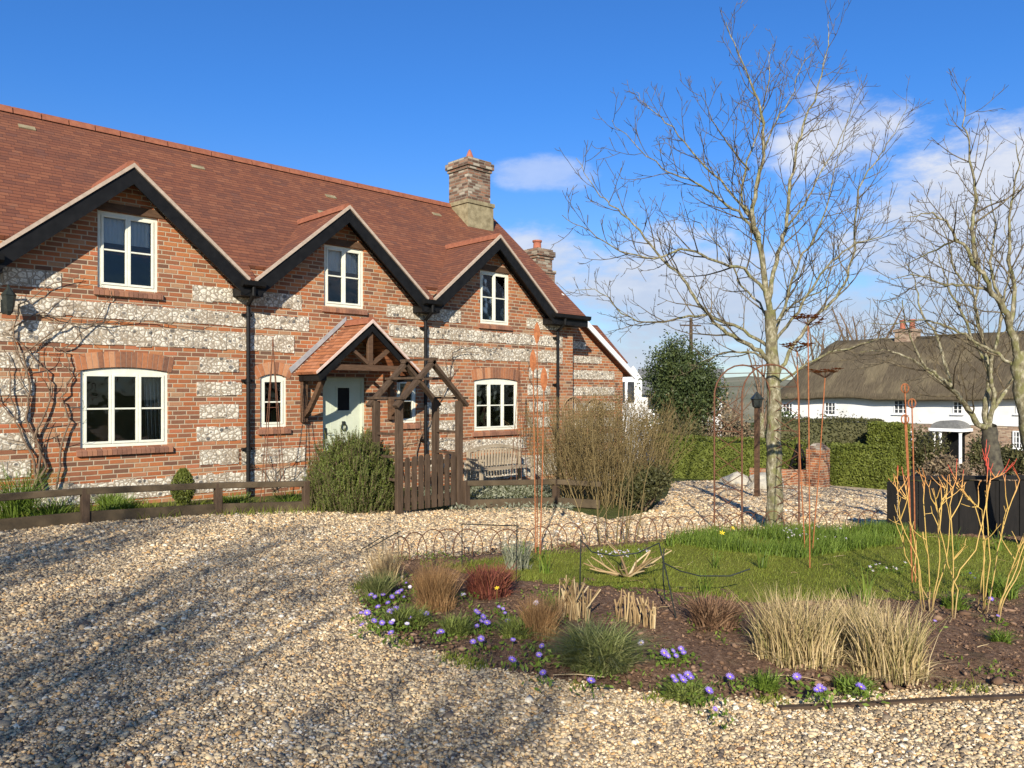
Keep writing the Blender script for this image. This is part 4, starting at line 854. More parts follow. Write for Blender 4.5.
# white gabled cottage beyond the evergreen
WC = thing('white_cottage', 'small white gabled cottage with grey roof behind the evergreen tree', 'cottage', gz(660, 42))
def vbox(mb, px0, px1, z0, z1, h0, h1):
    ps = [pt(px0, HY, z0), pt(px1, HY, z0), pt(px1*1.0, HY, z1), pt(px0, HY, z1)]; vs = [(p.x, p.y, h) for h in (h0, h1) for p in ps]; mb.add(vs, [(3, 2, 1, 0), (4, 5, 6, 7), (0, 1, 5, 4), (1, 2, 6, 5), (2, 3, 7, 6), (3, 0, 4, 7)])
m_ = MB(); vbox(m_, 640, 722, 43, 48, -3.5, 1.9); m_.build('wall', M_RENDER, WC)
m_ = MB(); a = pt(618, 0, 38); b = pt(642, 0, 38); dd = (b-a); dd.z = 0; nrm = Vector((-dd.y, dd.x, 0)).normalized(); nrm = nrm if nrm.dot(Vector((SH, CH, 0))) > 0 else -nrm
mid = (a+b)/2+dd*.14; pl = [(a, -3.5), (b, -3.5), (b, 2.45), (mid, 3.1), (a, 2.2)]
vs = [(p.x, p.y, h) for p, h in pl]+[(p.x+nrm.x*6, p.y+nrm.y*6, h) for p, h in pl]; m_.add(vs, [(4, 3, 2, 1, 0), (5, 6, 7, 8, 9)]+[(i, (i+1) % 5, (i+1) % 5+5, i+5) for i in range(5)]); m_.build('gable_wall', M_RENDER, WC)
m_ = MB(); e0 = pt(638, 0, 42.6); e1 = pt(724, 0, 42.6); f0 = pt(638, 0, 45.6); f1 = pt(724, 0, 45.6); m_.slab([(e0.x, e0.y, 1.8), (e1.x, e1.y, 1.8), (f1.x, f1.y, 3.2), (f0.x, f0.y, 3.2)], .15); m_.build('roof', M_LEAD2, WC)
for px, py in ((626, 392), (655, 400), (705, 402)):
    p = pt(px, py, 38 if px < 640 else 43); m_ = MB(); q = Vector((CH, -SH, 0)); n_ = Vector((SH, CH, 0)); c = [p-q*.4, p+q*.4]
    vs = [(v.x+n_.x*o, v.y+n_.y*o, p.z+h) for o in (-.06, .1) for h in (-.5, .5) for v in c]; m_.add(vs, [(0, 1, 3, 2), (4, 6, 7, 5), (0, 4, 5, 1), (2, 3, 7, 6), (0, 2, 6, 4), (1, 5, 7, 3)]); m_.build('window', M_CGLASS, WC)
# hills beyond
def hill(name, pts_, zf, zb):
    m_ = MB(); n = len(pts_); vs = []
    for z_, k in ((zf, 0), (zb*.6+zf*.4, .75), (zb, 1)):
        for px, py in pts_:
            p = pt(px, py, zb); q = pt(px, 394, z_); vs.append((q.x, q.y, -6+(p.z+6)*k))
    m_.add(vs, [(r*n+i, r*n+i+1, (r+1)*n+i+1, (r+1)*n+i) for r in range(2) for i in range(n-1)]); o = m_.build(name, M_HILL, smooth=True); tag(o, kind='structure')
hill('hills', [(560, 396), (620, 388), (680, 384), (720, 378), (750, 376), (790, 380), (830, 372), (900, 366), (980, 362), (1060, 366), (1200, 380), (1400, 392)], 130, 330)
# brick pier, low walls, boulders, board fence
def pier(px, pyb, pyt, wpx):
    g = gp(px, pyb); z = g.x*SH+g.y*CH; w_ = wpx/F*z/1.25/2; top = pt(px, pyt, z).z
    T = thing('brick_pier', 'square red brick gate pier with a pointed cap in front of the hedges', 'pier', g)
    b = MB(); b.box(g.x-w_, g.x+w_, g.y-w_, g.y+w_, g.z-.1, top-.18); b.build('shaft', M_BRICK, T)
    b = MB(); c = w_+.012; vs = [(g.x+i*c, g.y+j*c, top-.18) for i, j in ((-1, -1), (1, -1), (1, 1), (-1, 1))]+[(g.x+i*c*.35, g.y+j*c*.35, top) for i, j in ((-1, -1), (1, -1), (1, 1), (-1, 1))]
    b.add(vs, [(3, 2, 1, 0), (4, 5, 6, 7), (0, 1, 5, 4), (1, 2, 6, 5), (2, 3, 7, 6), (3, 0, 4, 7)]); b.build('cap', M_BRICK_OLD, T); return g, z, w_
gP, zP, wP = pier(818, 487, 443, 21)
def lowwall(label, px0, py0, px1, py1, h):
    a = gp(px0, py0); b = gp(px1, py1); m_ = MB(); m_.bar((a.x, a.y, a.z+h/2-.05), (b.x, b.y, b.z+h/2-.05), .22, h+.1)
    tag(m_.build('low_brick_wall', M_BRICK, origin=a), label, 'wall', 'low brick walls')
lowwall('low brick wall running left from the gate pier', 806, 486, 752, 485, .5)
lowwall('knee-high brick edging under the hedge right of the pier', 828, 485, 890, 485, .26)
# dark pyramid obelisk beside the pier
gO = gp(799, 484); T = thing('timber_obelisk', 'black lattice obelisk standing beside the brick pier', 'obelisk', gO)
m_ = MB()
for i, j in ((-1, -1), (1, -1), (1, 1), (-1, 1)): m_.bar((gO.x+i*.33, gO.y+j*.33, gO.z), (gO.x+i*.06, gO.y+j*.06, gO.z+1.15), .05)
for k in range(7):
    w_ = .33-.27*(k+.5)/7.3; z_ = gO.z+1.15*(k+.5)/7.3
    for (i, j), (p, q) in (((-1, -1), (1, -1)), ((1, -1), (1, 1)), ((1, 1), (-1, 1)), ((-1, 1), (-1, -1))): m_.bar((gO.x+i*w_, gO.y+j*w_, z_), (gO.x+p*w_, gO.y+q*w_, z_), .06, .03)
m_.build('frame', M_DARKWOOD, T); m_ = MB(); m_.lathe((gO.x, gO.y, gO.z+1.14), [(.05, 0), (.09, .06), (.09, .12), (.02, .2)], 10); m_.build('finial', M_DARKWOOD, T)
def rock(label, px, py, w_, h, seed_):
    g = gp(px, py); bm = bmesh.new(); bmesh.ops.create_icosphere(bm, subdivisions=3, radius=1)
    for v in bm.verts:
        n_ = noise.noise(v.co*1.3+Vector((seed_, 0, 0)))*.35+noise.noise(v.co*3+Vector((seed_, 5, 0)))*.12; v.co *= 1+n_; v.co = Vector((v.co.x*w_/2, v.co.y*w_*.38, max(-.3, v.co.z)*h*.75))+g+Vector((0, 0, h*.15))
    me = bpy.data.meshes.new('boulder'); bm.to_mesh(me); bm.free(); me.materials.append(M_BOULDER); tag(link('boulder', me, origin=g), label, 'boulder', 'pale boulders')
rock('cream limestone boulder lying on the gravel left of the bare tree', 737, 484, 1.05, .36, 1)
rock('pale limestone boulder close behind the bare tree', 765, 489, 1.2, .45, 4)
gF = [gp(898, 537), gp(1100, 545)]; T = thing('board_fence', 'closeboard fence panel coloured black for shade at the right behind the orange dogwood', 'fence', gF[0])
a, b = gF; d_ = (b-a); d_.z = 0; L = d_.length; d_.normalize(); z0_ = a.x*SH+a.y*CH; hF = pt(898, 478, z0_).z-a.z; m_ = MB(); k = 0
while k*.145 < L:
    p = a+d_*(k*.145); q = p+d_*.14; off = Vector((-d_.y, d_.x, 0))*(.012*(k % 2)); m_.bar(Vector((p.x, p.y, 0))+off+d_*.07+Vector((0, 0, ground(p.x)-.05)), Vector((p.x, p.y, 0))+off+d_*.07+Vector((0, 0, a.z+hF-.03-.01*(k % 3))), .14, .02, up=d_.cross(Vector((0, 0, 1)))); k += 1
m_.build('boards', M_DARKWOOD, T); m_ = MB(); m_.bar(Vector((a.x, a.y, a.z+hF)), Vector((b.x, b.y, a.z+hF)), .09, .05); m_.build('capping_rail', M_DARKWOOD, T)
for u in (0, .5, 1): p = a+d_*(L*u); m_ = MB(); m_.box(p.x-.05, p.x+.05, p.y+.03, p.y+.13, ground(p.x)-.1, a.z+hF-.06); m_.build('post', M_DARKWOOD, T)
# lantern post in front of the metal arch
gL = gz(757, 17); T = thing('lantern_post', 'black lantern on a brown timber post seen through the metal arch', 'lamp post', gL)
zt = pt(757, 408, 17).z; m_ = MB(); m_.box(gL.x-.045, gL.x+.045, gL.y-.045, gL.y+.045, gL.z-.1, zt); m_.build('post', M_OAK, T)
m_ = MB(); m_.lathe((gL.x, gL.y, zt), [(.06, 0), (.11, .03), (.14, .18), (.17, .2), (.07, .3), (.02, .36)], 4); m_.build('lantern', M_IRON, T)
# telegraph pole
gT = gz(691, 52); T = thing('telegraph_pole', 'tall grey telegraph pole rising behind the evergreen tree', 'pole', gT)
m_ = MB(); zt = pt(691, 318, 52).z; m_.tube([gT, (gT.x, gT.y, zt)], [.17, .11], 10); m_.build('pole', M_POST, T)
m_ = MB(); m_.bar((gT.x-.6, gT.y+.4, zt-.5), (gT.x+.6, gT.y-.4, zt-.5), .09); m_.build('crossarm', M_POST, T)

# ------------------------------------------------------------------ knee rails, garden arch, bench
def knee(label, line, posts):
    P = [Vector((x, y, ground(x))) for x, y in line]; T = thing('knee_rail_fence', label, 'fence', P[0], 'low timber knee rails')
    hh = .42
    for a, b in zip(P, P[1:]): m_ = MB(); d_ = (b-a).normalized(); m_.bar(a-d_*.02+Vector((0, 0, hh)), b+d_*.02+Vector((0, 0, hh)), .10, .085); m_.build('rail', M_RAIL, T, bevel=.008); m_ = MB(); m_.bar(a+Vector((0, 0, .08)), b+Vector((0, 0, .08)), .05, .14); m_.build('gravel_board', M_RAIL, T)
    for x, y in posts: m_ = MB(); m_.box(x-.05, x+.05, y-.05, y+.05, ground(x)-.1, ground(x)+.46); m_.build('post', M_POST, T, bevel=.006)
f0 = gp(85, 523); f1 = gp(218, 514); f2 = gp(306, 511); fl = f0+(f0-f1)*1.1; fr_ = f2+(f2-f1)*.5
knee('low brown timber knee rail along the bed left of the rosemary bush', [(fl.x-2, fl.y+.25), (fl.x, fl.y), (f0.x, f0.y), (f1.x, f1.y), (f2.x, f2.y)], [(fl.x, fl.y), f0[:2], f1[:2], f2[:2]])
g0 = gp(466, 509); g1 = gp(556, 506); knee('low brown timber knee rail right of the garden gate', [(g0.x, g0.y), (g1.x, g1.y), (gp(600, 509).x, gp(600, 509).y)], [g0[:2], g1[:2]])
ga = gp(459, 509); AX1, AY = ga.x, ga.y; AX0 = fx(399, AY); AZ = ground(7); AD = .62; zE = pt(459, 402, AX1*SH+AY*CH).z; zAp = pt(431.6, 359, ((AX0+AX1)/2)*SH+AY*CH).z; axm = (AX0+AX1)/2
T = thing('garden_arch', 'brown timber garden arch with open pitched rafters at the picket gate', 'arch', (axm, AY, AZ))
for x_ in (AX0, AX1):
    for y_ in (AY, AY+AD): m_ = MB(); m_.box(x_-.055, x_+.055, y_-.04, y_+.04, AZ-.2, zE+.02); m_.build('post', M_POST, T, bevel=.005)
for y_ in (AY-.055, AY+AD+.055):
    for s_ in (-1, 1): m_ = MB(); e = (axm+s_*((AX1-AX0)/2+.11), y_, zE-.06); m_.bar((axm-s_*.03, y_, zAp-.03), e, .05, .12, up=(0, 1, 0)); m_.build('rafter', M_POST, T)
for x_, z_ in ((axm, zAp-.02), (axm-.3, (zE+zAp)/2+.02), (axm+.3, (zE+zAp)/2+.02), (AX0-.04, zE+.05), (AX1+.04, zE+.05)): m_ = MB(); m_.box(x_-.02, x_+.02, AY-.16, AY+AD+.16, z_-.0, z_+.035); m_.build('batten', M_POST, T)
for x_ in (AX0, AX1):
    for z_ in (.5, .85, 1.2): m_ = MB(); m_.box(x_-.012, x_+.012, AY+.04, AY+AD-.04, AZ+z_, AZ+z_+.04); m_.build('side_slat', M_POST, T)
T = thing('picket_gate', 'weathered brown picket gate closed between the garden arch posts', 'gate', (axm, AY+.02, AZ)); xa, xb = AX0+.075, AX1-.075; zg = pt(435, 452, axm*SH+AY*CH).z
n = 8; w_ = (xb-xa)/n
for k in range(n): x_ = xa+w_*(k+.5); hk = zg-.02-.09*abs((k+.5)/n-.5); m_ = MB(); m_.prism([(x_-w_*.34, AZ+.05), (x_+w_*.34, AZ+.05), (x_+w_*.34, hk-.03), (x_+w_*.15, hk), (x_-w_*.15, hk), (x_-w_*.34, hk-.03)], AY-.035, AY-.014); m_.build('picket', M_POST, T)
for z_ in (AZ+.17, zg-.2): m_ = MB(); m_.box(xa, xb, AY-.012, AY+.03, z_, z_+.07); m_.build('gate_rail', M_POST, T)
m_ = MB(); m_.bar((xa+.03, AY+.01, AZ+.24), (xb-.03, AY+.01, zg-.2), .05, .02, up=(0, 1, 0)); m_.build('gate_brace', M_POST, T)
# bench against the house wall
bx0, bx1 = 10.75, 12.35; by = 12.35; bz = ground(11.5)-.05
T = thing('garden_bench', 'silvered slatted bench with curved back against the flint wall', 'bench', ((bx0+bx1)/2, by, bz))
for x_ in (bx0, bx1-.06):
    for y_ in (by-.2, by+.22): m_ = MB(); m_.box(x_, x_+.06, y_, y_+.06, bz, bz+(.62 if y_ < by else .8)); m_.build('leg', M_BENCH, T)
    m_ = MB(); m_.box(x_-.01, x_+.07, by-.24, by+.22, bz+.62, bz+.66); m_.build('armrest', M_BENCH, T)
m_ = MB()
for k in range(5): m_.box(bx0+.02, bx1-.02, by-.2+k*.09, by-.13+k*.09, bz+.41, bz+.435)
m_.build('seat', M_BENCH, T); m_ = MB()
for k in range(17):
    x_ = bx0+.1+k*(bx1-bx0-.2)/16; h_ = .86-.10*((k-8)/8)**2; pts = [(x_, by+.25, bz+.46), (x_+.02, by+.275, bz+.6), (x_+.05, by+.29, bz+h_)]
    for a, b in zip(pts, pts[1:]): m_.bar(a, b, .045, .02, up=(0, 1, 0))
m_.build('backrest', M_BENCH, T); m_ = MB(); pts = [(bx0+.05+(bx1-bx0-.1)*k/10, by+.28, bz+.9-.10*((k-5)/5)**2) for k in range(11)]
for a, b in zip(pts, pts[1:]): m_.bar(a, b, .05, .06)
m_.build('top_rail', M_BENCH, T)

# ------------------------------------------------------------------ shrubs near the house
gR = gp(357, 513)+Vector((.25, .45, 0)); T = thing('rosemary_bush', 'big rounded rosemary bush between the knee rail and the garden arch', 'bush', gR)
zr_ = gR.x*SH+gR.y*CH; wr = 47/F*zr_; hr = pt(357, 432, zr_).z-gR.z; parts = []; st = []
n = 2600
a = RS.uniform(0, 6.28, n); q = np.sqrt(RS.uniform(0, 1, n)); el_ = np.arccos(q)
dirs = np.stack([np.cos(a)*q, np.sin(a)*q, np.sqrt(1-q*q)], 1); lump = 1+.10*np.sin(a*3+1)+.07*np.sin(a*7+el_*5)
tips = np.array(gR)+np.array((0, 0, .12))+dirs*np.array((wr*1.03, wr*1.03, hr-.14))*(lump*RS.uniform(.80, 1.05, n))[:, None]; low = RS.uniform(size=n) < .3; tips[low, 2] = gR.z+RS.uniform(.1, hr*.55, low.sum()); hz = unit(dirs*[1, 1, 0.001]); tips[low, :2] = np.array(gR)[:2]+hz[low, :2]*wr*(RS.uniform(.78, 1.0, low.sum())[:, None])
for i in range(n):
    tdir = unit(dirs[i]*.55+np.array((0, 0, .85))+RS.normal(size=3)*.12); L = RS.uniform(.16, .30); st.append((np.stack([tips[i]-tdir*L, tips[i]-tdir*L*.5+RS.normal(size=3)*.01, tips[i]]), np.array((.004, .003, .0015))))
    m2 = 46; t_ = RS.uniform(0, 1, m2); P = tips[i]-tdir*L*t_[:, None]; aa = RS.uniform(0, 6.28, m2); u = unit(np.cross(tdir, (1., .2, 0))); v = np.cross(tdir, u); dd = unit((u*np.cos(aa)[:, None]+v*np.sin(aa)[:, None])*.8+tdir*.75); l_ = .034+.012*t_; e = np.cross(dd, tdir)
    parts.append(np.stack([P, P+dd*(l_*.5)[:, None]+e*.0052, P+dd*l_[:, None], P+dd*(l_*.5)[:, None]-e*.0052], 1).reshape(-1, 3))
V = np.concatenate(parts); V[:, 2] = np.maximum(V[:, 2], gR.z+.01); link('foliage', npmesh('foliage', V, np.arange(len(V)).reshape(-1, 4), M_ROSEM), T); V, Fc = tubes_np(st, 3)
stt = [(branch_curve(np.array(gR), unit(np.array((RS.normal()*.6, RS.normal()*.6, 1))), hr*.75, 4, .1, .02), np.linspace(.02, .006, 5)) for k in range(24)]; V2, F2 = tubes_np(stt, 5); V, Fc = join_np([(V, Fc), (V2, F2)]); link('stems', npmesh('stems', V, Fc, M_VINE, True), T)
V, Fc = blob_foliage((gR.x, gR.y, gR.z+hr*.42), (wr*.78, wr*.78, hr*.40), 26000, .06, M_ROSEM, 120, .17, .8, .25, .35); V[:, 2] = np.maximum(V[:, 2], gR.z+.01); link('inner_foliage', npmesh('inner_foliage', V, Fc, M_ROSEM), T)
def twig_shrub(name, label, g, w_, h, nst, mat_, cat='shrub', r=.009, lev=3, dens=(5, 7, 6), lenf=(.5, .3, .15), group=None, leafm=None, nl=0, up=.14, bs=.35):
    T = thing(name, label, cat, g, group); out = []
    for k in range(nst):
        a = k*2.4; q = math.sqrt((k+.5)/nst); b = np.array(g)+np.array((math.cos(a)*q*w_*bs, math.sin(a)*q*w_*bs, 0)); d = unit(np.array((math.cos(a)*q*w_*.5/h, math.sin(a)*q*w_*.5/h, 1.0)))
        Q = branch_curve(b, d, h*RS.uniform(.75, 1.0), 6, .06, .04); rr = np.linspace(r, r*.3, 7); out.append((Q, rr)); spawn(Q, rr, 0, lev, out, dens, lenf, twr=.0022, up=up, ang=(20, 45))
    V, Fc = tubes_np(out, 4); V[:, 2] = np.maximum(V[:, 2], g[2]-.02); link('stems', npmesh('stems', V, Fc, mat_, True), T)
    if leafm:
        V, Fc = blob_foliage((g[0], g[1], g[2]+h*.5), (w_*.5, w_*.5, h*.5), nl, .03, leafm, 50, .15); V[:, 2] = np.maximum(V[:, 2], g[2]+.01); link('leaves', npmesh('leaves', V, Fc, leafm), T)
    return T
def szg(px, py): g = gp(px, py); z = g.x*SH+g.y*CH; return g, z
g, z = szg(608, 508); g = g+Vector((.5, .5, 0)); z = g.x*SH+g.y*CH; twig_shrub('twiggy_shrub', 'dense leafless golden-brown shrub between knee rail and gravel corner', g, 104/F*z, (508-402)/F*z*1.0, 120, M_STEMY, r=.009, dens=(8, 9, 6), lenf=(.5, .3, .15), leafm=M_STEMY, nl=16000, bs=.46)
g, z = szg(650, 518); g = g+Vector((.6, .6, 0)); twig_shrub('twiggy_shrub', 'pinkish grey bare shrub right of the golden shrub, under the evergreen', g+Vector((1.5, 1.5, -.1)), 1.9, 1.9, 18, M_VINE, r=.008, dens=(4, 5, 4), lenf=(.55, .3, .15))
g, z = szg(645, 512); dome('dark green leafy bush at the foot of the golden shrub', 'leafy_bush', 645, z+.25, 468, 48, .06, 6000, M_HEDGED, nclump=40)
g, z = szg(545, 508)
g, z = szg(612, 545); twig_shrub('young_willow', 'thin upright bare willow stems in front of the hoop edging', g, 90/F*z, (545-410)/F*z, 9, M_STEMY, r=.008, lev=2, dens=(3.2, 4), lenf=(.4, .2))
g = gz(183, 12.4); g.x = fx(183, 12.1); g.y = 12.1; g.z = 0
T = thing('dwarf_conifer', 'small upright dwarf conifer behind the knee rail under the wide window', 'shrub', g); n = 5000; t_ = RS.uniform(0, 1, n); a = RS.uniform(0, 6.28, n); rr = (.02+.15*np.sin(np.pi*np.clip(t_*.85+.12, 0, 1))**.8)*RS.uniform(.6, 1.08, n); P = np.array(g)+np.stack([rr*np.cos(a), rr*np.sin(a), t_*.52+.02], 1); V, Fc = leaves_np(P, .045, 1.6, .3); link('foliage', npmesh('foliage', V, Fc, M_HEDGE), T)
V, Fc = tubes_np([(np.array([g, g+Vector((0, 0, .45))]), np.array((.02, .006)))], 6); link('trunk', npmesh('trunk', V, Fc, M_VINE), T)
# climbers on the wall
def climber(label, polys, dens=(3.2, 3.2), lenf=(.55, .3), leaf=0):
    T = None; out = []
    for ps, r0 in polys:
        C = np.array([(fp(px, py, 12.93)[:]) for px, py in ps]); t_ = np.linspace(0, len(C)-1, (len(C)-1)*4+1); P = np.stack([np.interp(t_, range(len(C)), C[:, j]) for j in range(3)], 1); P += RS.normal(size=P.shape)*[.02, .01, .02]; P[:, 1] = np.minimum(P[:, 1], 12.97)
        if T is None: T = thing('climbing_plant', label, 'climber', P[0], 'bare climbers on the wall')
        r = np.linspace(r0, .005, len(P)); out.append((P, r)); k0 = len(out); spawn(P, r, 0, 2, out, dens, lenf, twr=.0028, up=.05)
        for Q, q in out[k0:]: Q[:, 1] = np.clip(Q[:, 1], 12.72, 12.975)
    V, Fc = tubes_np(out, 5); link('stems', npmesh('stems', V, Fc, M_VINE, True), T)
climber('large bare wall climber with arching stems at the left end of the house', [([(38, 492), (30, 455), (14, 420), (10, 380), (6, 350)], .02), ([(42, 492), (44, 460), (34, 440), (50, 400), (46, 370), (20, 345), (0, 330)], .022), ([(56, 490), (58, 460), (68, 420), (62, 400), (70, 370), (66, 350), (48, 345)], .018), ([(36, 492), (40, 450), (28, 420), (30, 380), (22, 355), (55, 330), (90, 322), (150, 320), (200, 330)], .02), ([(30, 380), (12, 340), (20, 305), (45, 288), (80, 275)], .012), ([(60, 350), (90, 328), (105, 305), (112, 290)], .01), ([(14, 420), (0, 400), (-12, 370)], .01), ([(10, 330), (40, 310), (70, 322), (120, 322)], .012)])
climber('bare rose stems on the wall behind the garden arch', [([(410, 478), (420, 440), (436, 410), (450, 380), (446, 360), (460, 352), (478, 352)], .014), ([(428, 478), (440, 440), (470, 434)], .01), ([(405, 480), (398, 430), (390, 400)], .01), ([(450, 380), (452, 350), (470, 345), (498, 352)], .008), ([(446, 450), (420, 436), (404, 446)], .008)])
climber('low bare wall shrub under the narrow window left of the porch', [([(272, 490), (262, 470), (248, 462), (236, 458)], .008), ([(274, 490), (280, 470), (300, 455)], .008), ([(276, 490), (270, 465), (268, 452)], .007), ([(270, 490), (290, 478), (304, 470)], .007)], (7, 5), (.3, .18))
climber('thin bare climber between the last ground floor window and the downpipe', [([(535, 480), (530, 440), (536, 400), (528, 370), (532, 350), (520, 345)], .009), ([(540, 480), (546, 440), (540, 410)], .007)], (5, 4), (.35, .2))
# planting strip along the house
pb = [(-1, 12.0), (3, 11.35), (5.9, 10.55), (7, 10), (7.6, 9.2), (9.2, 8.9), (9.9, 9.6), (13.5, 12.6), (13, 12.8), (-1, 12.8)]
P = np.stack([RS.uniform(-1, 14, 26000), RS.uniform(8.5, 12.9, 26000), np.zeros(26000)], 1); P = P[in_poly(P, [(-1, 11.75), (2.9, 11.3), (4.6, 10.85), (6, 10.35), (6.0, 10.9), (5.4, 12.7), (-1, 12.8)])]
P[:, 2] = groundN(P[:, 0]); d = np.array([noise.noise(Vector((x*1.7, y*1.7, 3))) for x, y, _ in P]); P = P[d > -.12]; V, Fc = blades_np(P, RS.uniform(.05, .17, len(P)), .8, .012); tag(link('grass', npmesh('grass', V, Fc, M_GRASS)), 'rough green grass between the knee rail and the brick wall', 'grass', kind='stuff')
P = np.stack([RS.uniform(7.4, 13, 9000), RS.uniform(8, 12.6, 9000), np.zeros(9000)], 1); P = P[in_poly(P, [(7.7, 9.25), (9.4, 8.35), (10.4, 9.2), (12.8, 12.2), (9, 12.2)])]; P[:, 2] = groundN(P[:, 0])+RS.uniform(0, .10, len(P)); V, Fc = leaves_np(P, .07, .6, .3); tag(link('ground_cover', npmesh('ground_cover', V, Fc, M_SILVER)), 'silvery low ground cover behind the right knee rail', 'ground cover', kind='stuff')
def tuft(name, label, g, r, H, n, mat_, lean=.5, wd=.006, cat='grass clump', group=None, part='blades', curl=.4, hvar=(.6, 1.1), mess=0.0):
    T = thing(name, label, cat, g, group); P, o = disc_pts(g, r*.8, n); P += RS.normal(size=P.shape)*[r*.12, r*.12, 0]; P[:, 2] -= RS.uniform(0, .02, n)
    V, Fc = blades_np(P, H*RS.uniform(*hvar, n), lean, wd, curl, o*RS.uniform(.1, 1.2, n)[:, None]+RS.normal(size=(n, 3))*[mess, mess, 0])
    k = n//3; P2, o2 = disc_pts(g, r*1.15, k); A = blades_np(P2, H*.38*RS.uniform(.3, 1.2, k), 1.6, wd, .9, o2); V, Fc = join_np([(V, Fc), A]); V[:, 2] = np.maximum(V[:, 2], g[2]-.03); link(part, npmesh(part, V, Fc, mat_), T); return T
gg = 'leafy clumps behind the knee rail'
for px, y_, H_, r_, lab in ((18, 12.2, .75, .22, 'tall strappy green clump at the left edge beside the climber'), (52, 11.6, .35, .2, 'short grassy clump behind the leftmost fence post'), (118, 11.8, .3, .22, 'low strappy clump under the left part of the wide window'), (110, 12.5, .3, .15, 'tiny clump against the wall under the wide window'), (236, 11.6, .26, .2, 'low green clump at the foot of the first downpipe'), (290, 11.2, .3, .2, 'green clump left of the rosemary bush')):
    x_ = fx(px, y_); tuft('leafy_clump', lab, Vector((x_, y_, ground(x_))), r_, H_, 260, M_GREEN, .8, .016, 'plant', gg)
# woven hazel domes behind the golden shrub
def wicker(label, px, py0, w_, y_):
    x_ = fx(px, y_); z = x_*SH+y_*CH; gz_ = ground(x_)-.05; top = pt(px, py0, z).z; T = thing('wicker_arch', label, 'plant support', (x_, y_, gz_), 'hazel hoop supports'); out = []
    for k in range(3):
        s_ = k*.03; out.append((np.array([(x_+(w_-s_)*math.cos(a), y_+s_, max(gz_, top-w_+(w_-s_)*math.sin(a)) if a not in (0, math.pi) else gz_) for a in [0]+list(np.linspace(0.02, math.pi-.02, 14))+[math.pi]]), np.full(16, .014)))
    V, Fc = tubes_np(out, 6); link('hoop', npmesh('hoop', V, Fc, M_WICKER), T); out = []
    for k in range(9): xx = x_-w_+w_*2*(k+.5)/9; hz_ = top-w_+math.sqrt(max(0, w_*w_-(xx-x_)**2)); out.append((np.array([(xx, y_+.02, gz_), (xx+.01, y_+.04, (gz_+hz_)/2), (xx, y_+.02, hz_-.01)]), np.full(3, .010)))
    V, Fc = tubes_np(out, 5); link('rods', npmesh('rods', V, Fc, M_WICKER), T)
wicker('arched hazel panel nearest the downpipe behind the golden shrub', 573, 397, .30, 10.2)
wicker('arched hazel panel further right behind the golden shrub', 594, 399, .30, 10.0)

# ------------------------------------------------------------------ rusty metal ornaments
def obelisk(label, px, pyb, pyt, wpx, Y=None, mat_=None):
    if Y: x_ = fx(px, Y); g = Vector((x_, Y, ground(x_)))
    else: g = gp(px, pyb)
    z = g.x*SH+g.y*CH; top = pt(px, pyt, z).z; w_ = wpx/F*z/2; T = thing('metal_obelisk', label, 'obelisk', g, 'slender rusty obelisks')
    for k in range(4):
        a = k*math.pi/2+.5; m_ = MB(); m_.tube([(g.x+math.cos(a)*w_, g.y+math.sin(a)*w_, g.z), (g.x, g.y, top-.12)], .007, 5); m_.build('leg', M_RUSTD, T)
    m_ = MB(); m_.tube([(g.x, g.y, top-.16), (g.x, g.y, top)], [.022, .006], 6); m_.build('finial', M_RUSTD, T)
    for f_ in (.3, .6): m_ = MB(); rr = w_*(1-f_); m_.tube([(g.x+rr*math.cos(a), g.y+rr*math.sin(a), g.z+(top-.12-g.z)*f_) for a in np.linspace(0, 6.28, 13)], .004, 4, close=False); m_.build('ring', M_RUSTD, T)
obelisk('tall thin rusty obelisk in front of the narrow window left of the porch', 273, 492, 337, 30, 12.0)
obelisk('tall thin rusty obelisk right of the ground floor window near the bench', 519, 492, 362, 18, 11.9)
def stake(name, label, px, pyb, pyt, head, group, bend=0, pxt=None):
    g = gp(px, pyb); z = g.x*SH+g.y*CH; t_ = pt(pxt or px, pyt, z); T = thing(name, label, 'garden ornament', g, group)
    m_ = MB(); m_.tube([g-Vector((0, 0, .1)), (g+t_)/2+Vector((bend, 0, 0)), t_], .0062, 6); m_.build('stem', M_RUST, T); head(T, t_, z); return T
def spear(T, t_, z):
    m_ = MB()
    for s_ in (-1, 1):
        vs = []; 
        for k in range(7): q = k/6; w_ = .036*math.sin(math.pi*min(.98, q*.9+.06))**.8; vs += [(t_.x-CH*w_, t_.y+SH*w_, t_.z-.06+q*.24), (t_.x+s_*.012*math.sin(math.pi*q), t_.y+s_*.012*math.sin(math.pi*q), t_.z-.06+q*.24), (t_.x+CH*w_, t_.y-SH*w_, t_.z-.06+q*.24)]
        m_.add(vs, [(3*k+j, 3*k+j+1, 3*k+j+4, 3*k+j+3) for k in range(6) for j in range(2)])
    m_.build('bud', M_RUST, T)
sp_ = 'rusty spear-headed stakes'
stake('spear_stake', 'rusty spear-headed stake with the longest stem, planted in the lawn', 539, 572, 385, spear, sp_, .01, 544)
stake('spear_stake', 'rusty spear-headed stake level with the top of the last ground floor window', 536, 560, 366, spear, sp_, 0, 533)
stake('spear_stake', 'tallest rusty spear-headed stake, its bud beside the last upper window', 537, 553, 338, spear, sp_, .01, 537)
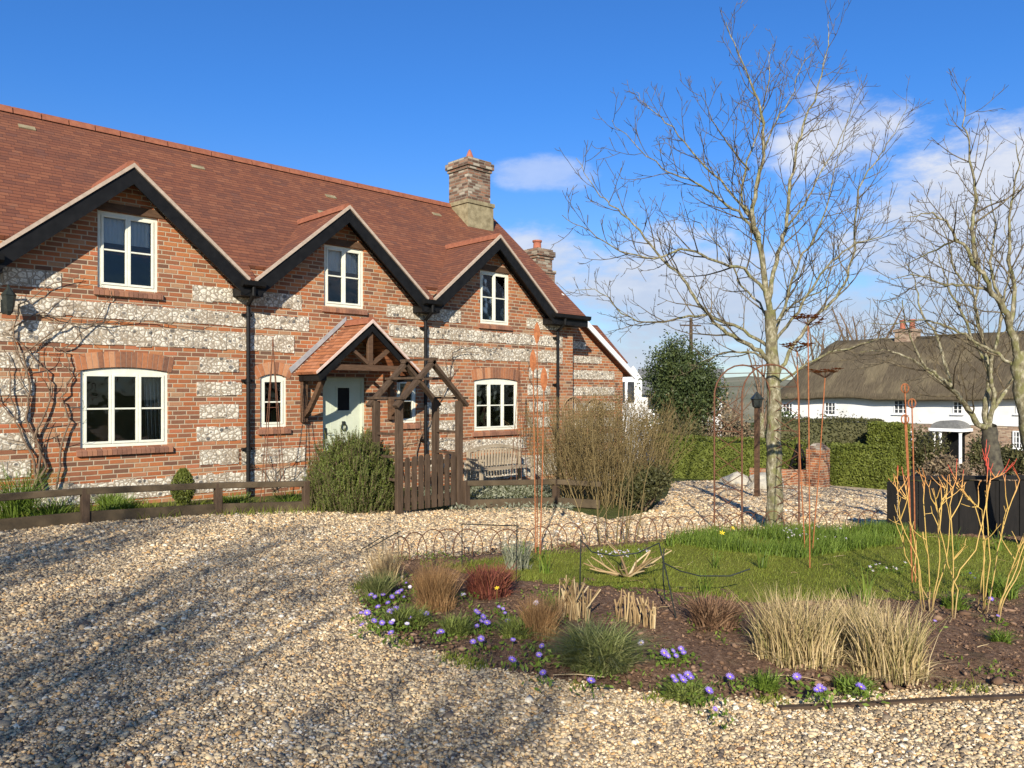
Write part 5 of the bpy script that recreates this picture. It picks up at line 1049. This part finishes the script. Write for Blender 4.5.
def umbel(T, t_, z, R_=None):
    R_ = R_ or 14/F*z; sp2 = MB(); fl_ = MB()
    for k in range(14):
        a = k*2*math.pi/14; rr = R_*(.95 if k % 2 else .6); e = Vector((t_.x+math.cos(a)*rr, t_.y+math.sin(a)*rr, t_.z+.07+RS.normal()*.02)); sp2.tube([t_, (t_+e)/2+Vector((0, 0, .0)), e], .003, 4)
        for j in range(6): b = j*math.pi/3; c_ = R_*.30; fl_.add([e, e+Vector((math.cos(b)*c_, math.sin(b)*c_, .012)), e+Vector((math.cos(b+.5)*c_*1.15, math.sin(b+.5)*c_*1.15, .02)), e+Vector((math.cos(b+1)*c_, math.sin(b+1)*c_, .012))], [(0, 1, 2, 3)])
    sp2.build('umbel_spokes', M_RUSTD, T); fl_.build('florets', M_RUST, T)
um = 'rusty umbel flower stakes'
stake('umbel_stake', 'tallest rusty umbel flower stake right of the bare tree', 810, 575, 325, umbel, um, .0, 808)
stake('umbel_stake', 'rusty umbel flower stake nearest the bare tree trunk', 806, 560, 352, umbel, um, -.04, 797)
stake('umbel_stake', 'shortest rusty umbel flower stake, in front of the thatched roof', 811, 560, 378, umbel, um, .03, 825)
def rings(T, t_, z):
    for i, (dx, dz) in enumerate(((0, 0),)):
        for a_ in (0, 1.05, 2.1):
            m_ = MB(); rr = .036; u = Vector((CH*math.cos(a_)+SH*math.sin(a_), -SH*math.cos(a_)+CH*math.sin(a_), 0)); c_ = t_+Vector((0, 0, .045)); m_.tube([c_+u*rr*math.cos(b)+Vector((0, 0, rr*1.2*math.sin(b))) for b in np.linspace(0, 6.28, 15)], .006, 5, close=False); m_.build('head_ring', M_RUST, T)
rg = 'rusty ball-headed stakes'
for px, pyt, lab in ((905, 393, 'highest rusty ball-headed stake before the thatched cottage'), (912, 408, 'middle rusty ball-headed stake before the thatched cottage'), (905, 424, 'lowest rusty ball-headed stake before the thatched cottage')): stake('ball_stake', lab, 914+(px-908)*.4, 590, pyt, rings, rg, .015, px)
# metal arch round the tree: two lattice sides joined by hoops
def marc():
    g = gp(742, 533); z = g.x*SH+g.y*CH; g2 = gp(799, 533); T = thing('metal_garden_arch', 'rusty lattice-sided metal arch behind the trunk of the bare tree', 'arch', g)
    top = pt(770, 364, z).z; d = (g2-g); d.z = 0; L = d.length; d.normalize(); nn = Vector((-d.y, d.x, 0)); nn = nn if nn.dot(Vector((SH, CH, 0))) > 0 else -nn; dep = .42; nn = (nn*.78+(-d)*.62).normalized()
    sp_z = top-L/2*1.05
    for o in (0, dep):
        b = g+nn*o; ps = [b, Vector((b.x, b.y, sp_z))]+[b+d*(L/2-L/2*math.cos(a))+Vector((0, 0, sp_z-b.z+L/2*1.05*math.sin(a))) for a in np.linspace(.15, math.pi-.15, 11)]+[Vector((b.x+d.x*L, b.y+d.y*L, sp_z)), Vector((b.x+d.x*L, b.y+d.y*L, g2.z))]
        m_ = MB(); m_.tube(ps, .012, 6); m_.build('hoop', M_RUSTD, T)
    for s_ in (0, 1):
        b = g+d*(L*s_); m_ = MB(); n = 7; hz_ = (sp_z-b.z)/n
        for k in range(n):
            z0_, z1_ = b.z+k*hz_, b.z+(k+1)*hz_
            m_.tube([(b.x, b.y, z0_), (b.x+nn.x*dep, b.y+nn.y*dep, z1_)], .0055, 4); m_.tube([(b.x+nn.x*dep, b.y+nn.y*dep, z0_), (b.x, b.y, z1_)], .0055, 4)
            if k in (0, 2, 5): m_.tube([(b.x, b.y, z0_+.05), (b.x+nn.x*dep, b.y+nn.y*dep, z0_+.05)], .006, 5)
        m_.build('lattice_side', M_RUSTD, T)
    for a in np.linspace(.3, math.pi-.3, 6): b = g+d*(L/2-L/2*math.cos(a)); m_ = MB(); zz = sp_z+L/2*1.05*math.sin(a); m_.tube([(b.x, b.y, zz), (b.x+nn.x*dep, b.y+nn.y*dep, zz)], .005, 4); m_.build('rung', M_RUSTD, T)
marc()
# hoop edging along the back of the bed
he = [gp(px, py, .03) for px, py in ((392, 567), (404, 562), (430, 558), (470, 555), (520, 551), (580, 546), (640, 542), (700, 536), (760, 532), (830, 531), (900, 529))]
T = thing('hoop_edging', 'low rusty wire hoop edging along the far side of the round bed', 'edging', he[0]); C = np.array([p[:] for p in he]); seg = np.r_[0, np.cumsum(np.linalg.norm(np.diff(C, axis=0), axis=1))]; s_ = 0
while s_+.36 < seg[-1]:
    w_ = .36; a = np.array([np.interp(s_, seg, C[:, j]) for j in range(3)]); b = np.array([np.interp(s_+w_, seg, C[:, j]) for j in range(3)]); hh = .24+.05*noise.noise(Vector((s_, 0, 0))); k0 = RS.normal()*.02
    ps = [a+(b-a)*(.5-.5*math.cos(t_))*1.0+np.array((k0*math.sin(t_), 0, .04+hh*math.sin(t_)**.8 if 0 < t_ < math.pi-.001 else -.03)) for t_ in np.linspace(0, math.pi, 15)]
    V, Fc = tubes_np([(np.array(ps), np.full(15, .0058))], 5); link('hoop', npmesh('hoop', V, Fc, M_RUSTD, True), T); s_ += .225
# linking plant supports of dark green wire
def wire(label, polys):
    g = None; T = None
    for ps in polys:
        pts = [pt(px, py, z) for px, py, z in ps]
        if T is None: gb = min(pts, key=lambda p: p.z); T = thing('plant_support', label, 'plant support', gb, 'dark wire plant supports')
        m_ = MB(); m_.tube(pts, .0055, 6); m_.build('wire', M_IRON, T)
zz1 = szg(515, 597)[1]; zz0 = szg(463, 577)[1]
wire('dark wire plant support with a square top beside the russet clump', [[(462, 580, zz0+.1), (462, 524, zz0+.1)], [(516, 597, zz1+.2), (517, 524, zz1+.2)], [(462, 524, zz0+.1), (519, 526, zz1+.2)]])
wire('small dark wire plant support at the left end of the hoop edging', [[(383, 570, 7.9), (383, 537, 7.9)], [(362, 549, 7.7), (384, 536, 7.9), ], [(366, 550, 7.9), (400, 531, 8.3)], [(399, 565, 8.3), (398, 532, 8.3)]])
za = szg(580, 622)[1]; zb = szg(677, 626)[1]
wire('curved dark wire plant support around the cut canes', [[(579, 622, za), (581, 536, za)], [(581, 540, za), (592, 552, za), (615, 556, za+.1), (638, 553, za+.1), (659, 543, zb+.05)], [(678, 627, zb), (668, 580, zb), (659, 543, zb)]])
wire('long low dark wire arm reaching over the lawn', [[(662, 562, zb+.3), (680, 571, zb+.4), (700, 576, zb+.5), (730, 576, zb+.55), (750, 569, zb+.6)], [(664, 548, zb+.3), (663, 575, zb+.3), (665, 600, zb+.3)]])

# ------------------------------------------------------------------ planting in the round bed
SB = .055                                    # the bed is slightly raised
def bp(px, py): return gp(px, py, SB)
def dsc(px, py): g = bp(px, py); return g, g.x*SH+g.y*CH
sg = 'straw-coloured grass clumps'
def pxt(name, label, px, py, wpx, hpx, n, mat_, group=None, **k):
    g, z = dsc(px, py); w_ = wpx/F*z/2; T = tuft(name, label, g+Vector((SH*w_*.5, CH*w_*.5, 0)), w_*.62, hpx/F*z, n, mat_, group=group, **k); return T
pxt('grass_clump', 'fine tan grass clump left of the russet clump', 434, 612, 58, 50, 1500, M_TAWNY, sg, lean=.5, wd=.0035)
pxt('grass_clump', 'small domed tan grass clump behind the violet flowers', 541, 640, 52, 42, 1300, M_TAWNY, sg, lean=.5, wd=.0035)
pxt('grass_clump', 'tufted tan grass at the left tip of the bed', 385, 588, 48, 40, 420, M_STRAW, sg, lean=.4, wd=.007, mess=.4)
pxt('grass_clump', 'tall pale straw grass clump, left of the big pair', 808, 668, 128, 70, 1150, M_STRAWG, sg, lean=.45, wd=.0085, hvar=(.3, 1.1), mess=.6)
pxt('grass_clump', 'tall pale straw grass clump, right of the big pair', 902, 682, 104, 72, 1000, M_STRAWG, sg, lean=.42, wd=.0085, hvar=(.3, 1.1), mess=.6)
pxt('grass_clump', 'thin pale straw grass between the big pair', 862, 655, 80, 58, 500, M_STRAWG, sg, lean=.5, wd=.0085, mess=.6)
pxt('sedge_clump', 'broad low grey-green sedge mound at the front of the bed', 602, 672, 100, 52, 2200, M_SEDGE, None, lean=1.2, wd=.011, curl=.9, mess=.8, hvar=(.2, 1.0), cat='plant')
pxt('sedge_clump', 'small green spiky tuft below the tufted tan grass', 376, 602, 36, 30, 600, M_SEDGE, None, lean=.7, wd=.008, cat='plant')
pxt('russet_clump', 'russet leaved clump with a yellow daffodil in it', 488, 598, 64, 30, 900, M_HEATH, None, lean=.7, wd=.013, cat='plant')
pxt('withered_clump', 'withered brown leaf clump left of the straw grasses', 718, 632, 62, 32, 900, M_DEAD, None, lean=.8, wd=.016, cat='plant')
pxt('green_clump', 'blue-green strappy leaves between the two big trellis wires', 518, 572, 40, 34, 140, M_SILVER, None, lean=.5, wd=.013, cat='plant')
for px, py, w_, h_, n, lab in ((455, 636, 50, 20, 420, 'low green leaves left of the violet flowers'), (556, 612, 40, 22, 120, 'sparse green leaves behind the domed grass'), (770, 690, 40, 18, 160, 'ferny green seedlings right of the violet flowers'), (860, 694, 60, 16, 200, 'dark low leaves in front of the straw grass'), (1005, 645, 26, 18, 120, 'small green seedling on bare soil at the right'), (735, 625, 20, 16, 60, 'pale green rosette behind the withered clump'), (1010, 600, 40, 30, 200, 'green leaves behind the rightmost dogwood'), (960, 610, 40, 20, 160, 'green leaves at the foot of the middle dogwood'), (520, 640, 60, 22, 420, 'dark green anemone leaves in the middle of the front edge'), (690, 700, 70, 16, 420, 'trailing green leaves on the edge of the gravel'), (404, 628, 66, 20, 650, 'mat of dark leaves at the left front corner')):
    pxt('low_leaves', lab, px, py, w_, h_, n, M_GREEN if n < 400 else M_ROSEM, 'low leafy plants in the bed', lean=1.1, wd=.011, curl=.8, cat='plant')
# daffodil and iris leaves
dg = 'strappy bulb leaves'
for px, py, h_, lab in ((705, 598, 40, 'upright bulb leaves left of the straw grass'), (868, 606, 45, 'tall blue-green bulb leaves behind the straw grass'), (762, 570, 45, 'yellow-green bulb leaves left of the umbel stakes'), (742, 548, 26, 'short bulb leaves in front of the tree'), (545, 575, 32, 'bright bulb leaves beside the spear stakes'), (716, 570, 26, 'arching yellow-green leaves in mid lawn'), (522, 558, 20, 'leaves by the square wire support'), (640, 560, 18, 'small leaves by the white crocus'), (1000, 552, 24, 'bulb leaves in front of the board fence'), (955, 552, 26, 'spiky leaves left of the middle dogwood'), (696, 542, 22, 'daffodil leaves left of the tree'), (848, 595, 18, 'low bulb leaves near the white flowers'), (670, 548, 20, 'pair of leaves beside the arching wire')):
    g, z = dsc(px, py); tuft('bulb_leaves', lab, g, .05, h_/F*z, 16, M_GREEN, .55, .013, 'plant', dg)
# cut canes
def canes(label, px0, py0, px1, py1, hpx, n, th, lean):
    a, za = dsc(px0, py0); b, zb = dsc(px1, py1); T = thing('cut_cane_clump', label, 'canes', (a+b)/2, 'cut pale canes'); out = []
    for k in range(n):
        q = RS.uniform(0, 1); p = a+(b-a)*q+Vector((SH, CH, 0))*RS.uniform(-.12, .15); h_ = hpx/F*za*RS.uniform(.55, 1.1); out.append((np.array([p[:], (p.x+RS.normal()*lean*.5*h_, p.y, p.z+h_*.5), (p.x+RS.normal()*lean*h_, p.y+RS.normal()*lean*h_, p.z+h_)]), np.full(3, th*RS.uniform(.6, 1.1))))
    VV = []; FF = []; bs = 0
    for P, r in out:
        m_ = MB(); m_.tube(P, list(r), 6); VV.append(m_)
    M_ = MB()
    for m_ in VV: M_.add(m_.v, m_.f)
    M_.build('canes', M_STRAW, T)
canes('row of cut pale canes beside the curved wire support, left group', 556, 616, 590, 622, 36, 46, .007, .16)
canes('row of short cut pale canes right of the sedge mound', 618, 622, 657, 625, 27, 38, .007, .14)
# white stones / heap of prunings
g, z = dsc(628, 578); T = thing('pruned_shrub', 'cut-back shrub with pale pruned stems lying on the lawn', 'shrub', g); out = []
for k in range(13):
    a = RS.uniform(0, 6.28); d = unit(np.array((math.cos(a), math.sin(a), RS.uniform(.15, .9)))); Q = branch_curve(np.array(g), d, RS.uniform(.25, .6), 4, .12, -.02); Q[:, 2] = np.maximum(Q[:, 2], g.z+.01); out.append((Q, np.linspace(.014, .006, 5))); spawn(Q, np.linspace(.012, .005, 5), 0, 1, out, (4,), (.25,), twr=.003)
V, Fc = tubes_np(out, 6); link('stems', npmesh('stems', V, Fc, M_STRAW, True), T)
# dogwoods
def dog(label, px, py, hpx, stems):
    g, z = dsc(px, py); T = thing('dogwood', label, 'shrub', g, 'orange dogwood stems'); out = []
    for k, tr2 in enumerate(stems):
        C = np.array([(pt(x, y, z+.06*((k % 3)-1)*(i > 0)))[:] for i, (x, y) in enumerate([(px+(tr2[0][0]-px)*.3, py+2)]+tr2)]); t_ = np.linspace(0, len(C)-1, (len(C)-1)*3+1); P = np.stack([np.interp(t_, range(len(C)), C[:, j]) for j in range(3)], 1); P[1:] += RS.normal(size=P[1:].shape)*.0025
        r = np.linspace(.0058, .0028, len(P)); out.append((P, r)); 
        Lp = P[-1]; d = unit(P[-1]-P[-3])
        for i in range(4): Q = branch_curve(P[-1-(i % 3)], unit(d+RS.normal(size=3)*.55+np.array((0, 0, .3))), RS.uniform(.06, .2), 3, .1, .15); out.append((Q, np.linspace(.004, .002, 4)))
        for i in range(2):
            b = RS.randint(len(P)//2, len(P)-1); Q = branch_curve(P[b], unit(d*.6+RS.normal(size=3)*[.8, .8, .2]+np.array((0, 0, .5))), RS.uniform(.1, .3), 4, .1, .15); out.append((Q, np.linspace(.005, .0022, 5)))
            for j in range(2): Q2 = branch_curve(Q[-1], unit(RS.normal(size=3)*.5+np.array((0, 0, 1))), .06, 2, .1, .1); out.append((Q2, np.linspace(.003, .0018, 3)))
    V, Fc = tubes_np(out, 6); link('stems', npmesh('stems', V, Fc, M_DOGW, True), T); return T
dog('orange dogwood with a wide fan of pale forked stems, left of the group', 930, 612, 150, [[(921, 608), (918, 560), (900, 520), (897, 478)], [(925, 612), (920, 570), (910, 520), (906, 490)], [(930, 605), (928, 560), (923, 500), (926, 478)], [(932, 610), (940, 560), (938, 520), (936, 500)], [(934, 600), (947, 560), (950, 520), (944, 488)], [(928, 600), (905, 555), (902, 525)]])
dog('tall orange dogwood with red tips in the middle of the group', 953, 618, 150, [[(952, 590), (960, 570), (976, 550), (985, 510), (990, 480), (1005, 472)], [(953, 600), (953, 560), (950, 505), (956, 480)], [(958, 590), (948, 565), (940, 530), (942, 500)]])
dog('orange dogwood with crimson twig tips, right of the group', 985, 612, 150, [[(985, 600), (990, 560), (986, 510), (988, 470), (986, 462)], [(978, 610), (984, 560), (982, 510), (970, 500)], [(990, 600), (998, 550), (1008, 510), (1020, 480)], [(983, 600), (985, 540), (975, 505), (962, 490)]])
dog('leaning orange dogwood cut off by the right edge of the picture', 996, 622, 120, [[(1000, 600), (1012, 580), (1024, 545), (1036, 520)], [(1004, 600), (1020, 570), (1030, 540)], [(1000, 605), (1015, 560), (1018, 548)]])
# flowers
def flower_mesh(npet, R_, name, mat_, tilt=.25):
    vs = []; fs = []; 
    for k in range(npet):
        a = 2*math.pi*k/npet; c, s = math.cos(a), math.sin(a); w_ = R_*.17
        b = len(vs); vs += [(0, 0, 0), (c*R_*.5-s*w_, s*R_*.5+c*w_, R_*tilt*.6), (c*R_, s*R_, R_*tilt), (c*R_*.5+s*w_, s*R_*.5-c*w_, R_*tilt*.6)]; fs.append((b, b+1, b+2, b+3))
    b = len(vs); q = R_*.2; n = 6
    vs += [(q*math.cos(6.283*k/n), q*math.sin(6.283*k/n), R_*.12) for k in range(n)]+[(0, 0, R_*.22)]; fs += [(b+k, b+(k+1) % n, b+n) for k in range(n)]
    me = bpy.data.meshes.new(name); me.from_pydata(vs, [], fs); me.materials.append(mat_); me.materials.append(M_YELLOW); me.polygons.foreach_set('material_index', [0]*npet+[1]*n); return me
FV = flower_mesh(13, .026, 'violet_flower', M_PURPLE); FLl = flower_mesh(12, .024, 'pale_flower', M_LILAC); FC = flower_mesh(6, .012, 'crocus_flower', M_LILAC, 1.2); FW = flower_mesh(5, .018, 'white_flower', M_LILAC, .5); FY = flower_mesh(6, .035, 'daffodil_flower', M_YELLOW, .1)
def flowers(name, label, spots, me, group, leaf=True, h=.07, matl=None):
    base = bp(*spots[0]); T = thing(name, label, 'flowers', base, group); st = []
    for px, py in spots:
        q = gp(px, py+1, SB+h*.9); p = np.array(q); o = bpy.data.objects.new('flower', me); COL.objects.link(o); o.parent = T; o.location = Vector(p)-ORG[T]
        o.rotation_euler = (RS.uniform(.35, .9), RS.uniform(-.3, .3), -R(HEAD)+RS.uniform(-.6, .6)); s_ = RS.uniform(.55, 1.2); o.scale = (s_, s_, s_)
        b = p-np.array((RS.normal()*.01, RS.normal()*.01, h*.95)); st.append((np.stack([b, (b+p)/2+RS.normal(size=3)*.006, p]), np.array((.0022, .002, .0018)))); V, Fc = tubes_np([st[-1]], 4); link('stalk', npmesh('stalk', V, Fc, M_GREEN), T)
    if leaf:
        C = np.array([s[0][0] for s in st]); P = np.repeat(C, 26, 0)+RS.normal(size=(len(C)*26, 3))*[.055, .055, .0]; P[:, 2] = C[0][2]+RS.uniform(.005, h*.75, len(P)); V, Fc = leaves_np(P, .035, .3, .45); link('leaves', npmesh('leaves', V, Fc, M_GREEN), T)
fg = 'violet anemones along the front of the bed'
flowers('anemones', 'violet anemones massed at the left corner of the bed', [(367, 612), (374, 620), (382, 622), (378, 606), (391, 622), (362, 624), (375, 596), (383, 594), (392, 596), (398, 592), (388, 602), (396, 608), (401, 590), (406, 582), (404, 596), (371, 594), (390, 611), (361, 612), (410, 617), (426, 613), (391, 632)], FV, fg)
flowers('anemones', 'pale lilac anemones beside the fine tan grass', [(393, 620), (407, 623), (402, 576), (420, 611), (410, 586), (463, 594)], FLl, fg)
flowers('anemones', 'lone violet anemone on bare soil left of the middle clump', [(441, 631), (438, 632)], FV, fg)
flowers('anemones', 'violet anemones in the middle in front of the wire support', [(478, 612), (483, 616), (477, 625), (481, 620), (505, 612), (508, 620), (503, 608), (481, 638), (473, 641), (513, 639), (499, 606), (476, 610), (487, 622)], FV, fg)
flowers('anemones', 'three violet anemones low beside the sedge mound', [(512, 659), (539, 654), (542, 645), (591, 680), (543, 672)], FV, fg)
flowers('anemones', 'violet anemones right of the sedge mound', [(664, 652), (673, 650), (681, 648), (684, 652), (676, 655), (668, 655)], FV, fg)
flowers('anemones', 'violet anemones at the gravel edge below the sedge mound', [(673, 676), (680, 675), (688, 674), (691, 677), (709, 689), (683, 679), (676, 680), (715, 708), (730, 676), (709, 690)], FV, fg)
flowers('anemones', 'violet anemones in front of the big straw grasses', [(820, 687), (824, 688), (817, 689), (858, 685), (861, 686), (797, 676)], FV, fg)
flowers('anemones', 'scattered violet anemones under the dogwoods', [(998, 615), (991, 598), (935, 620), (974, 576), (970, 572)], FV, fg)
flowers('anemones', 'single pale pink anemone on the sedge mound', [(641, 642), (536, 602)], FLl, fg, h=.12)
flowers('crocuses', 'dense patch of white and lilac crocuses behind the wire support', [(598+RS.uniform(0, 34), 549+RS.uniform(0, 7)) for k in range(34)], FC, 'pale spring bulbs', False, .06)
flowers('crocuses', 'small patch of white crocuses beside the arching wire', [(638+RS.uniform(0, 12), 548+RS.uniform(0, 4)) for k in range(8)], FC, 'pale spring bulbs', False, .05)
flowers('snowdrops', 'scattered white flowers in the long grass right of the tree', [(778+RS.uniform(0, 70), 526+RS.uniform(0, 12)) for k in range(26)], FW, 'pale spring bulbs', False, .14)
flowers('snowdrops', 'white flowers in mid lawn behind the straw grass', [(870, 566), (876, 564), (880, 563), (896, 568), (886, 567), (873, 570), (905, 562), (893, 566)], FW, 'pale spring bulbs', True, .07)
flowers('daffodil', 'single yellow daffodil in the russet clump', [(497, 587)], FY, None, False, .17)
flowers('daffodil', 'two small yellow daffodils beside the hoop edging left of the tree', [(733, 527), (722, 532)], FY, None, False, .16)
# lawn blades
n = 90000; xs = [p[0] for p in LAWN]; ys = [p[1] for p in LAWN]; P = np.stack([RS.uniform(min(xs), max(xs), n), RS.uniform(min(ys), max(ys), n), np.zeros(n)], 1); P = P[in_poly(P, LAWN)]; P[:, 2] = groundN(P[:, 0])+.062
d = np.array([noise.noise(Vector((x*1.3, y*1.3, 9))) for x, y, _ in P]); P = P[d > RS.uniform(-.9, .1, len(P))]; V, Fc = blades_np(P, RS.uniform(.018, .05, len(P)), 1.0, .006, seg=2); tag(link('grass', npmesh('grass', V, Fc, M_GRASS)), 'short mossy grass of the round lawn', 'grass', kind='stuff')
LG = [tuple(gp(px, py, .06)[:2]) for px, py in ((660, 543), (720, 552), (800, 560), (880, 548), (920, 542), (900, 530), (800, 532), (720, 535))]; n = 26000; xs = [p[0] for p in LG]; ys = [p[1] for p in LG]; P = np.stack([RS.uniform(min(xs), max(xs), n), RS.uniform(min(ys), max(ys), n), np.zeros(n)], 1); P = P[in_poly(P, LG)]; P[:, 2] = groundN(P[:, 0])+.06; d = np.array([noise.noise(Vector((x*1.1, y*1.1, 2))) for x, y, _ in P]); P = P[d > RS.uniform(-.5, .25, len(P))]; V, Fc = blades_np(P, RS.uniform(.07, .20, len(P)), .7, .009); tag(link('grass', npmesh('grass', V, Fc, M_GREEN)), 'longer bright grass around the foot of the bare tree', 'grass', kind='stuff')
n = 60000; xs = [p[0] for p in BED]; ys = [p[1] for p in BED]; P = np.stack([RS.uniform(min(xs), max(xs), n), RS.uniform(min(ys), max(ys), n), np.zeros(n)], 1); P = P[in_poly(P, BED) & ~in_poly(P, LAWN)]
d = np.array([noise.noise(Vector((x*1.9, y*1.9, 14)))+.5*noise.noise(Vector((x*6, y*6, 4))) for x, y, _ in P]); cx = P[:, 0]*CH-P[:, 1]*SH; P = P[d > .20+.10*np.clip(cx, -1, 3)]; P[:, 2] = groundN(P[:, 0])+.055+RS.uniform(0, .03, len(P)); V, Fc = leaves_np(P, .03, .5, .4); tag(link('ground_cover', npmesh('ground_cover', V, Fc, M_GREEN)), 'small green weeds spreading over the front of the bed', 'weeds', kind='stuff')
def stones_at(P, s_):
    n = len(P)
    ph = (1+5**.5)/2; ic = np.array([(-1, ph, 0), (1, ph, 0), (-1, -ph, 0), (1, -ph, 0), (0, -1, ph), (0, 1, ph), (0, -1, -ph), (0, 1, -ph), (ph, 0, -1), (ph, 0, 1), (-ph, 0, -1), (-ph, 0, 1)]); ic /= np.linalg.norm(ic[0])
    fc = np.array([(0, 11, 5), (0, 5, 1), (0, 1, 7), (0, 7, 10), (0, 10, 11), (1, 5, 9), (5, 11, 4), (11, 10, 2), (10, 7, 6), (7, 1, 8), (3, 9, 4), (3, 4, 2), (3, 2, 6), (3, 6, 8), (3, 8, 9), (4, 9, 5), (2, 4, 11), (6, 2, 10), (8, 6, 7), (9, 8, 1)])
    ax = RS.uniform(.6, 1.25, (n, 3))*[1.15, .9, .62]
    J = 1+RS.uniform(-.34, .30, (n, 12)); V = ic[None]*J[:, :, None]*ax[:, None]*s_[:, None, None]
    th = RS.uniform(0, 6.28, n); tl = RS.normal(size=n)*.45; c, s = np.cos(tl)[:, None], np.sin(tl)[:, None]; x, y, z = V[..., 0], V[..., 1], V[..., 2]; y, z = y*c-z*s, y*s+z*c; c, s = np.cos(th)[:, None], np.sin(th)[:, None]; x, y = x*c-y*s, x*s+y*c
    V = np.stack([x, y, z], -1)+P[:, None]; return V.reshape(-1, 3), (fc[None]+(np.arange(n)*12)[:, None, None]).reshape(-1, 3)
M_CRUMB = island('soil_crumb', [(0, (.06, .033, .02)), (.5, (.16, .095, .056)), (.9, (.28, .18, .115)), (1, (.40, .31, .21))], .95, 3, .3)
# litter on the soil
n = 9000; xs = [p[0] for p in BED]; ys = [p[1] for p in BED]; P = np.stack([RS.uniform(min(xs), max(xs), n), RS.uniform(min(ys), max(ys), n), np.zeros(n)], 1); P = P[in_poly(P, BED) & (edge_dist(P, BED) > .12)]; P[:, 2] = groundN(P[:, 0])+.062; V, Fc = leaves_np(P, .03, -.1, .35); V[:, 2] = np.maximum(V[:, 2], P[:, 2].repeat(4)-.002); tag(link('leaf_litter', npmesh('leaf_litter', V, Fc, M_DEAD)), 'dry leaf litter and bark scraps on the bare soil', 'litter', kind='stuff')
n = 26000; P = np.stack([RS.uniform(min(xs), max(xs), n), RS.uniform(min(ys), max(ys), n), np.zeros(n)], 1); P = P[in_poly(P, BED) & ~in_poly(P, LAWN)]; P[:, 2] = groundN(P[:, 0])+.045+.012*np.minimum(1, edge_dist(P, BED)/.3)
V, Fc = stones_at(P, RS.lognormal(0, .5, len(P))*.0085); tag(link('soil_crumbs', npmesh('soil_crumbs', V, Fc, M_CRUMB)), 'brown crumbs and clods on the bare soil of the bed', 'soil', kind='stuff')
n = 500; P = np.stack([RS.uniform(1, 11, n), RS.uniform(1, 11, n), np.zeros(n)], 1); P = P[in_poly(P, GRAV) & (~in_poly(P, BED) | (edge_dist(P, BED) < .1))]; P[:, 2] = groundN(P[:, 0])+.024; V, Fc = leaves_np(P, .045, -.1, .5); V[:, 2] = np.maximum(V[:, 2], P[:, 2].repeat(4)); tag(link('dead_leaves', npmesh('dead_leaves', V, Fc, M_DEAD)), 'scattered dry leaves lying on the gravel', 'leaves', kind='stuff')
n = 7000; k = RS.randint(0, len(BED), n); u = RS.uniform(0, 1, n); BA = np.array([p[:2] for p in BED]); A0 = BA[k]; A1 = BA[(k+1) % len(BED)]; P = np.concatenate([A0+(A1-A0)*u[:, None]+RS.normal(size=(n, 2))*.05, np.zeros((n, 1))], 1); d = np.array([noise.noise(Vector((x*2.3, y*2.3, 31))) for x, y, _ in P]); P = P[d > .12]; P[:, 2] = groundN(P[:, 0])+.01; V, Fc = blades_np(P, RS.uniform(.02, .07, len(P)), 1.0, .007, seg=2); tag(link('edge_weeds', npmesh('edge_weeds', V, Fc, M_GRASS)), 'thin grass and weeds creeping out where the bed meets the gravel', 'weeds', kind='stuff')
st = []
for i in range(90):
    k = RS.randint(0, 400); x = RS.uniform(min(xs), max(xs)); y = RS.uniform(min(ys), max(ys))
    if not in_poly(np.array([[x, y]]), BED)[0]: continue
    a = RS.uniform(0, 6.28); Q = branch_curve(np.array((x, y, ground(x)+.075)), np.array((math.cos(a), math.sin(a), 0.)), RS.uniform(.08, .35), 4, .18, 0); Q[:, 2] = ground(x)+.07+.012*np.sin(np.linspace(0, 3, 5)); st.append((Q, np.linspace(.003, .0015, 5)))
V, Fc = tubes_np(st, 4); tag(link('fallen_stems', npmesh('fallen_stems', V, Fc, M_STRAW)), 'pale dry stems strewn over the bed', 'stems', kind='stuff')
# timber edging board at the front
ef = [bp(px, py) for px, py in ((780, 702), (850, 699), (940, 694), (1040, 690), (1130, 688))]; m_ = MB()
for a, b in zip(ef, ef[1:]): m_.bar(a+Vector((0, 0, -.058)), b+Vector((0, 0, -.058)), .035, .07)
tag(m_.build('timber_edging', M_POST, origin=ef[0]), 'half-buried weathered board edging the front of the bed', 'edging')
# ------------------------------------------------------------------ loose stones
def stones(n, r0, r1, a0, a1, size, zoff):
    a = R(1)*RS.uniform(a0, a1, n); r = np.sqrt(RS.uniform(r0*r0, r1*r1, n)); P = np.stack([r*np.sin(a), r*np.cos(a), np.zeros(n)], 1)
    inb = in_poly(P, BED); ed = edge_dist(P, BED); keep = (~inb | (ed < .10*RS.uniform(0, 1, n)**1.5)) & in_poly(P, GRAV); P = P[keep]; n = len(P); P[:, 2] = groundN(P[:, 0])+zoff*RS.uniform(0, 1, n)
    return stones_at(P, np.minimum(size*RS.lognormal(0, .38, n)*.5, size*1.3))
V, Fc = join_np([stones(190000, 2.5, 5.6, 4, 84, .0172, .016), stones(140000, 5.6, 9.0, 7, 80, .021, .012), stones(1200, 2.5, 8, 4, 84, .042, .008), stones(60000, 9, 13.0, 8, 80, .028, .008), stones(90000, 13, 25, 50, 72, .045, .01)])
tag(link('gravel', npmesh('gravel', V, Fc, M_STONE)), 'loose golden and grey flint gravel of the drive', 'gravel', kind='stuff')
